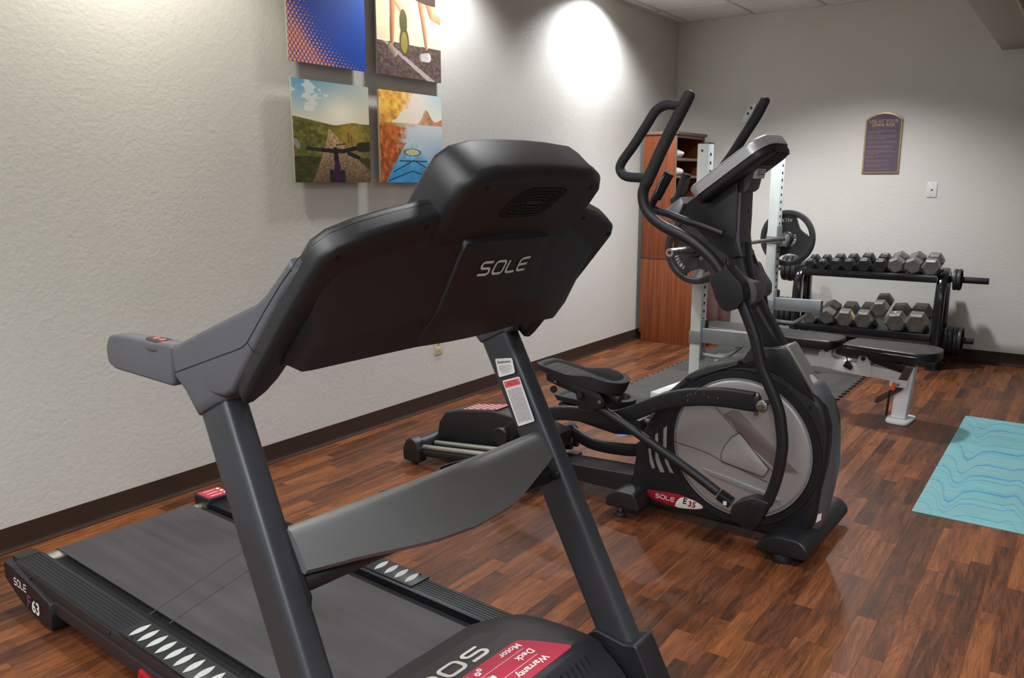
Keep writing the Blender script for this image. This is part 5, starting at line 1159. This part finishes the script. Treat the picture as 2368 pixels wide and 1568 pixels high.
# pedal arms: near arm up, far arm down
na = [(0.229,0.605),(0.123,0.604),(0.029,0.594),(-0.066,0.574),(-0.165,0.538),(-0.233,0.501),(-0.302,0.465),(-0.374,0.437),(-0.448,0.430),(-0.547,0.425),(-0.660,0.409),(-0.789,0.367),(-0.887,0.308),(-0.950,0.252)]
tube('pedal_arm', [(a,-0.095,b) for a,b in na], [(0.037,0.018)]*2+[(0.035,0.018)]*2+[(0.031,0.018)]*7+[(0.029,0.018)]*3, BLK, el, 24, (0,1,0), 6, 7.0)
ro = na[-1]
cyl('roller_wheel', (ro[0]-0.005,-0.125,ro[1]), (ro[0]-0.005,-0.02,ro[1]), 0.036, RUB, el, 28)
cyl('roller_cap', (ro[0]-0.005,-0.140,ro[1]+0.002), (ro[0]-0.005,-0.122,ro[1]+0.002), 0.042, BLK, el, 28)
fa = [(-0.836,0.200),(-0.767,0.177),(-0.695,0.160),(-0.583,0.160),(-0.457,0.176),(-0.355,0.218)]
tube('pedal_arm', [(a,0.285,b) for a,b in fa]+[(0.10,0.285,0.22)], (0.030,0.018), BLK, el, 20, (0,1,0), 6, 4.0)
cyl('roller_wheel', (fa[0][0],0.24,fa[0][1]), (fa[0][0],0.32,fa[0][1]), 0.032, RUB, el, 24)
tube('link_tube', [(a,0.285,b) for a,b in [(-0.506,0.348),(-0.448,0.323),(-0.380,0.314),(-0.271,0.313)]], 0.020, BLK, el, 14, (0,1,0), 4)
pinp = [(0.267,0.599)][0]
cyl('crank_pin', (pinp[0],-0.12,pinp[1]), (pinp[0],-0.01,pinp[1]), 0.016, CHROME, el, 18)
cyl('pin_washer', (pinp[0],-0.126,pinp[1]), (pinp[0],-0.119,pinp[1]), 0.023, STEEL, el, 24)
cyl('pin_bolt', (pinp[0],-0.132,pinp[1]), (pinp[0],-0.125,pinp[1]), 0.010, STEEL, el, 6)
box('arm_end_clevis', pinp[0]-0.052, pinp[0]-0.018, -0.112, -0.076, pinp[1]-0.028, pinp[1]+0.030, BLK, el, 0.004)
cyl('clevis_bolt', (pinp[0]-0.030,-0.094,pinp[1]-0.045), (pinp[0]-0.030,-0.094,pinp[1]+0.042), 0.009, STEEL, el, 12)
for c_ in [(-0.035,0.592),(-0.023,0.599),(0.033,0.608),(0.052,0.600),(-0.034,0.572),(-0.003,0.607),(0.090,0.601)]: prism('rust_spot', ell(c_[0],c_[1],0.003,0.005,8), -0.1136, -0.1130, 'y', mat('rust',(120,66,40),0.9), el)
# pedals
def pedal(c, ang, v, k=1.0, nm='pedal'):
    ca, sa = math.cos(R(ang)), math.sin(R(ang))
    def f(x, y, w): return (c[0]+x*ca-w*sa, v+y, c[1]+x*sa+w*ca)
    out = cr([(-0.19,-0.04),(-0.175,-0.068),(-0.12,-0.078),(0.0,-0.080),(0.11,-0.084),(0.17,-0.072),(0.205,-0.03),(0.205,0.03),(0.17,0.072),(0.11,0.084),(0.0,0.080),(-0.12,0.078),(-0.175,0.068),(-0.19,0.04)],4,True)
    n = len(out); V = []; F = []
    def rimh(x): return 0.012+0.030*max(0.0,min(1.0,(x+0.02)/0.10))
    rings = [(0.97,-0.014,0),(1.0,-0.004,0),(1.05,0,1),(0.95,0.004,1),(0.90,0.0,1),(0.87,0.004,0),(0.0,0.004,0)]
    for sc, w, up in rings[:-1]:
        for x,y in out: V.append(f(x*sc, y*sc, w+(rimh(x) if up else 0.0)))
    for i in range(5):
        for j in range(n): F.append((i*n+j,i*n+(j+1)%n,(i+1)*n+(j+1)%n,(i+1)*n+j))
    F += [tuple(range(n))[::-1], tuple(range(5*n,6*n))]
    p = mk(nm, V, F, RUB, el, 50)
    for row in range(9):
        for col in range(5):
            x = -0.13+0.030*row; y = -0.048+0.024*col+(0.012 if row%2 else 0)
            if abs(y) < 0.062: v_ = [f(x-0.008,y,0.0045),f(x,y-0.006,0.0045),f(x+0.008,y,0.0045),f(x,y+0.006,0.0045),f(x,y,0.0068)]; mk('tread_bump', v_, [(0,1,4),(1,2,4),(2,3,4),(3,0,4)], RUB, p, 0)
    return f, p
f1, p1 = pedal((-0.52,0.605), -9.5, -0.125)
brk = [(-0.671,0.608),(-0.666,0.574),(-0.607,0.557),(-0.516,0.537),(-0.502,0.475),(-0.438,0.476),(-0.378,0.501),(-0.376,0.527),(-0.402,0.557),(-0.498,0.583),(-0.596,0.607)]
prism('pedal_bracket', rp(brk,0.004,2), -0.178, -0.160, 'y', BLK, el, 0.003)
prism('pedal_bracket', rp(brk,0.004,2), -0.085, -0.070, 'y', BLK, el, 0.003)
for c_, r_ in zip([(-0.615,0.578),(-0.489,0.536),(-0.394,0.523)], (0.007,0.014,0.009)): cyl('bolt', (c_[0],-0.188,c_[1]), (c_[0],-0.176,c_[1]), r_, STEEL if r_ < 0.012 else BLK, el, 14)
c_ = [(-0.637,0.536)][0]; lathe('bracket_eye', [(0.008,-0.004),(0.016,-0.004),(0.016,0.004),(0.008,0.004),(0.008,-0.004)], 'y', (c_[0],-0.165,c_[1]), BLK, el, 16)
tube('pedal_pivot', [(-0.40,-0.125,0.555),(-0.36,-0.125,0.545),(-0.33,-0.125,0.53)], 0.03, BLK, el, 14)
f2, p2 = pedal((-0.70,0.378), -1.5, 0.285)
prism('pedal_bracket', rp([(-0.87,0.355),(-0.86,0.29),(-0.55,0.25),(-0.40,0.27),(-0.42,0.34)],0.01,3), 0.225, 0.345, 'y', BLK, el, 0.008)
prism('lower_guard', rp([(-0.837,0.270),(-0.763,0.319),(-0.620,0.357),(-0.483,0.348),(-0.438,0.342),(-0.527,0.316),(-0.619,0.303),(-0.690,0.296)],0.004,2), 0.06, 0.14, 'y', BLK, el, 0.006) if False else None
# connecting tube to bottom joint, lower lever and pivot housings
ct_ = [(-0.458,0.504),(-0.406,0.484),(-0.281,0.431),(-0.121,0.357),(0.013,0.294),(0.124,0.237)]
tube('connecting_tube', [(a,-0.15,b) for a,b in ct_], 0.0185, BLK, el, 18, (0,1,0), 4)
sk_ = [(0.131,0.230),(0.181,0.207)]
tube('tube_socket', [(a,-0.15,b) for a,b in sk_], 0.0245, BLKG, el, 18, (0,1,0), 1)
box('chrome_label', sk_[1][0]-0.024, sk_[1][0]-0.010, -0.1765, -0.1745, sk_[1][1]-0.005, sk_[1][1]+0.010, PLATEW, el, 0)
jb = [(0.184,0.173),(0.190,0.203),(0.209,0.225),(0.252,0.249),(0.275,0.257),(0.331,0.251),(0.329,0.234),(0.302,0.162),(0.279,0.126),(0.253,0.128),(0.198,0.142)]
prism('lever_joint_housing', rp(jb,0.006,2), -0.175, -0.115, 'y', BLK, el, 0.008, 3)
for c_ in [(0.257,0.227),(0.288,0.214),(0.240,0.134)]: prism('screw_hole', ell(c_[0],c_[1],0.0055,0.0055,12), -0.1756, -0.175, 'y', VOID, el)
lv = [(0.180,0.986),(0.206,0.932),(0.236,0.863),(0.251,0.808),(0.268,0.753),(0.294,0.700),(0.321,0.647),(0.342,0.593),(0.353,0.538),(0.361,0.480),(0.359,0.423),(0.351,0.361),(0.337,0.299),(0.317,0.236)]
tube('lower_lever', [(a,-0.15,b) for a,b in lv], [(0.0215,0.018)]*4+[(0.0205,0.018)]*10, BLK, el, 20, (0,1,0), 7, 2.6)
pv = [(0.062,1.074),(0.085,1.091),(0.108,1.099),(0.123,1.129),(0.139,1.104),(0.164,1.080),(0.186,1.063),(0.196,1.032),(0.199,1.003),(0.184,0.978),(0.165,0.962),(0.139,0.953),(0.117,0.961),(0.093,0.995)]
pvs = [(0.126,1.126),(0.148,1.098),(0.175,1.072),(0.215,1.068),(0.232,1.041),(0.234,1.006),(0.213,0.979),(0.179,0.973)]
prism('pivot_housing', rp(pv,0.008,3), -0.190, -0.115, 'y', BLK, el, 0.012, 4, 60)
prism('pivot_housing_cap', rp([(0.107,1.117),(0.132,1.091),(0.170,1.064),(0.208,1.057),(0.222,1.025),(0.220,0.993),(0.197,0.970),(0.140,0.953),(0.104,0.991),(0.091,1.072)],0.01,3), -0.117, -0.045, 'y', PLASG, el, 0.012, 4, 60)  # lighter tone paints the light on the housing's front face
prism('pivot_housing_cap', rp([(0.033,1.100),(0.062,1.091),(0.084,1.049),(0.116,1.005),(0.117,0.963),(0.091,0.939),(0.048,0.928),(0.026,0.990),(0.028,1.063)],0.01,3), 0.285, 0.355, 'y', PLASG, el, 0.014, 4, 60)
# far lever, mostly hidden
tube('lower_lever', [(0.085,0.32,0.97),(0.10,0.31,0.80),(-0.02,0.30,0.45),(-0.10,0.285,0.22)], 0.020, BLK, el, 14, (0,1,0), 6)
# swinging handlebars with foam grips
GR = mat('foam_grip_black', (34,34,37), 0.65, 0, 0.6, 500, 0.05, 20)
hb = [(0.097,1.096),(0.068,1.132),(0.028,1.166),(-0.020,1.199),(-0.079,1.228),(-0.144,1.255),(-0.194,1.287),(-0.227,1.328),(-0.237,1.377),(-0.225,1.415),(-0.211,1.443),(-0.147,1.575),(-0.094,1.672),(-0.062,1.732)]
hbt = [(a,-0.155,b) for a,b in hb]
hbo = tube('swing_handlebar', hbt[:10], [0.0215]*10, BLK, el, 20, (0,1,0), 7)
tube('foam_grip', hbt[9:], [0.0235]*5, GR, el, 20, (0,1,0), 7, roundcap=True)
lp_ = [(-0.071,1.699),(-0.103,1.702),(-0.150,1.705),(-0.192,1.686),(-0.234,1.629),(-0.284,1.560),(-0.332,1.500),(-0.340,1.470),(-0.322,1.448),(-0.290,1.440),(-0.215,1.438)]
tube('foam_loop_grip', [(a,-0.155,b) for a,b in lp_], [0.0185]*11, GR, el, 18, (0,1,0), 7)
hf = [(0.038,1.747),(0.009,1.690),(-0.039,1.615),(-0.087,1.539),(-0.141,1.464),(-0.176,1.402),(-0.158,1.332),(-0.079,1.223),(-0.007,1.134),(0.065,1.028)]
tube('swing_handlebar', [(a,0.355,b) for a,b in hf], [0.0205]*10, GR, el, 20, (0,1,0), 7, roundcap=True)
P_ = [(0.013,1.743),(0.016,1.729),(0.001,1.699),(-0.022,1.661),(-0.041,1.660),(-0.040,1.684),(-0.018,1.717)]
bp_ = prism('button_strip', rp(P_,0.004,2), 0.322, 0.336, 'y', mat('pale_grey_plastic',(176,180,172),0.45), el, 0.002)
for c_ in [(-0.004,1.720),(-0.017,1.698)]: prism('button', ell(c_[0],c_[1],0.0055,0.0055,12), 0.3205, 0.3222, 'y', INK, bp_)
# fixed grips with pulse sensors
fx = [(-0.174,1.457),(-0.197,1.415),(-0.227,1.359),(-0.240,1.325)]
tube('pulse_grip', [(a,-0.06,b) for a,b in fx[:3]], [0.0205,0.0205,0.0195], BLK, el, 18, (0,1,0), 4)
P_ = [(-0.177,1.453),(-0.189,1.427),(-0.221,1.370),(-0.214,1.390),(-0.197,1.435)]
prism('pulse_sensor', [(a-0.004,b) for a,b in P_], -0.080, -0.074, 'y', RAILS, el, 0.001)
fxt = [(-0.227,1.369),(-0.245,1.335),(-0.252,1.315),(-0.221,1.310),(-0.173,1.299),(-0.108,1.277),(-0.035,1.258),(0.019,1.241),(0.057,1.228)]
tube('fixed_handlebar', [(a,-0.06,b) for a,b in fxt], 0.0155, BLK, el, 16, (0,1,0), 6)
fg = [(-0.249,1.456),(-0.263,1.415),(-0.281,1.360),(-0.296,1.332)]
tube('pulse_grip', [(a,0.26,b) for a,b in fg], [0.0205]*4, BLK, el, 18, (0,1,0), 4)
P_ = [(-0.226,1.442),(-0.222,1.424),(-0.232,1.387),(-0.251,1.364),(-0.261,1.365),(-0.258,1.395),(-0.242,1.433)]
prism('pulse_sensor', rp(P_,0.004,2), 0.236, 0.242, 'y', RUB, el, 0.001)
tube('fixed_handlebar', [(a,0.26,b) for a,b in fg[2:]]+[(-0.11,0.26,1.27),(-0.02,0.22,1.20),(0.05,0.12,1.17)], 0.0155, BLK, el, 16, (0,1,0), 6)
# mast, head shroud and console
ml = [(0.159,0.767),(0.147,0.850),(0.122,0.934),(0.060,1.016),(0.031,1.083),(0.012,1.186)]; mr_ = [(0.282,0.782),(0.233,0.864),(0.188,0.932),(0.153,0.989),(0.129,1.047),(0.107,1.122),(0.100,1.190)]
prism('mast', ml+mr_[::-1], 0.055, 0.145, 'y', BLK, el, 0.026, 5, 60)
hs = [(0.073,1.381),(0.075,1.259),(0.071,1.201),(0.095,1.140),(0.057,1.128),(-0.035,1.188),(-0.112,1.254),(-0.165,1.278),(-0.138,1.339),(-0.116,1.356),(-0.011,1.423),(0.056,1.488)]
prism('head_shroud', rp(hs,0.01,3), 0.03, 0.165, 'y', BLK, el, 0.02, 3, 50)
hl0 = [(0.072,1.383),(0.073,1.292),(0.072,1.218),(0.080,1.168),(0.090,1.137)]
hp = [(a+0.012,b) for a,b in hl0]+[(a-0.008,b) for a,b in hl0[::-1]]
hsf = prism('head_back_panel', hp, 0.034, 0.161, 'y', PLASG, el, 0.004, 4, 60)
nk = [(0.049,1.497),(0.129,1.500),(0.128,1.488),(0.120,1.447),(0.109,1.396),(0.093,1.383),(0.037,1.390)]
prism('console_neck', rp(nk,0.006,3), 0.045, 0.155, 'y', PLASG, el, 0.018, 4, 60)
prism('head_web', rp([(-0.075,1.389),(0.029,1.465),(0.088,1.502),(0.094,1.390),(0.036,1.340),(-0.052,1.287)],0.006,2), 0.045, 0.155, 'y', BLK, el, 0.012, 3, 50)
prism('rear_bottle_tray', [(-0.238,1.304),(-0.160,1.363),(-0.147,1.337),(-0.173,1.275),(-0.201,1.262)], 0.02, 0.18, 'y', SILV, el, 0.004)
# console slab: plan outline along the sloping display, two layers
_a, _b = [(-0.065,1.364),(0.111,1.492)]
cs = np.array(_a); dd = np.array(_b)-cs; dd /= np.linalg.norm(dd); nn_ = np.array([-dd[1],dd[0]])
_e = np.array([(0.222,1.549)][0])-cs; LE = float(_e@dd)
def SL(a, b, w): q = cs+dd*a+nn_*w; return (float(q[0]), b, float(q[1]))
def plan(g): return rp([(-0.012-g,-0.06-g),(LE-0.05,-0.06-g),(LE-0.004+g,-0.01),(LE+g,0.06),(LE+g,0.14),(LE-0.004+g,0.175),(LE-0.05,0.215+g),(-0.012-g,0.215+g)],[0.05,0.06,0.05,0.05,0.05,0.05,0.06,0.05],5)
prism('console_silver_rim', plan(0.0), 0.0, 0.046, SL, SILV, el, 0.012, 4, 60, side='hi')
prism('console_body', plan(-0.006), -0.032, -0.001, SL, BLK, el, 0.014, 3, 60, side='lo')
prism('display_screen', rp([(0.06,0.0),(LE-0.06,0.0),(LE-0.06,0.20),(0.06,0.20)],0.01,2), 0.044, 0.047, SL, BLKG, el, 0.0)
for k in range(7): prism('grille_slot', [(LE-0.090+0.0115*k,0.02),(LE-0.084+0.0115*k,0.02),(LE-0.084+0.0115*k,0.17),(LE-0.090+0.0115*k,0.17)], -0.0330, -0.0318, SL, VOID, el)
nA, nB = [(0.130,1.480),(0.123,1.435)]
def onneck(y, t, e=0.004): return (nA[0]+(nB[0]-nA[0])*t+e, y, nA[1]+(nB[1]-nA[1])*t)
V = [onneck(y,t,e) for e in (0.008,-0.006) for y,t in ((0.055,0),(0.145,0),(0.143,1),(0.057,1))]
nb = mk('neck_badge', V, [(0,1,2,3),(0,4,5,1),(1,5,6,2),(2,6,7,3),(3,7,4,0)], mat('bright_badge_silver',(225,226,228),0.3,0.2), el, 20)
logo('badge_lettering', lambda x,y: onneck(0.10+x*0.62, 0.5-y/0.055, 0.0088), 0.021, INK, el, 0.17, 0.0)
for v_, z_ in ((0.115,1.31),(0.055,1.175),(0.10,1.17),(0.145,1.18)):
    xx = float(np.interp(z_, [b for a,b in hl0][::-1], [a for a,b in hl0][::-1]))+0.0128
    mk('screw_hole', [(xx,v_+0.005*math.cos(t),z_+0.010*math.sin(t)) for t in np.linspace(0,6.28,12,endpoint=False)], [tuple(range(12))], VOID, el, 0)
mk('round_badge', [(NP[0][0]+(NP[1][0]-NP[0][0])*(0.70+0.16*math.sin(t))+0.0072, 0.088+0.030*math.cos(t)+0.012*math.sin(t), NP[0][1]+(NP[1][1]-NP[0][1])*(0.70+0.16*math.sin(t))) for t in np.linspace(0,6.28,24,endpoint=False)], [tuple(range(24))], PLATEW, el, 0)
tube('lever_neck', [(a,0.30,b) for a,b in [(0.029,1.139),(0.046,1.095),(0.070,1.033)]], 0.017, BLK, el, 14, (0,1,0), 4)
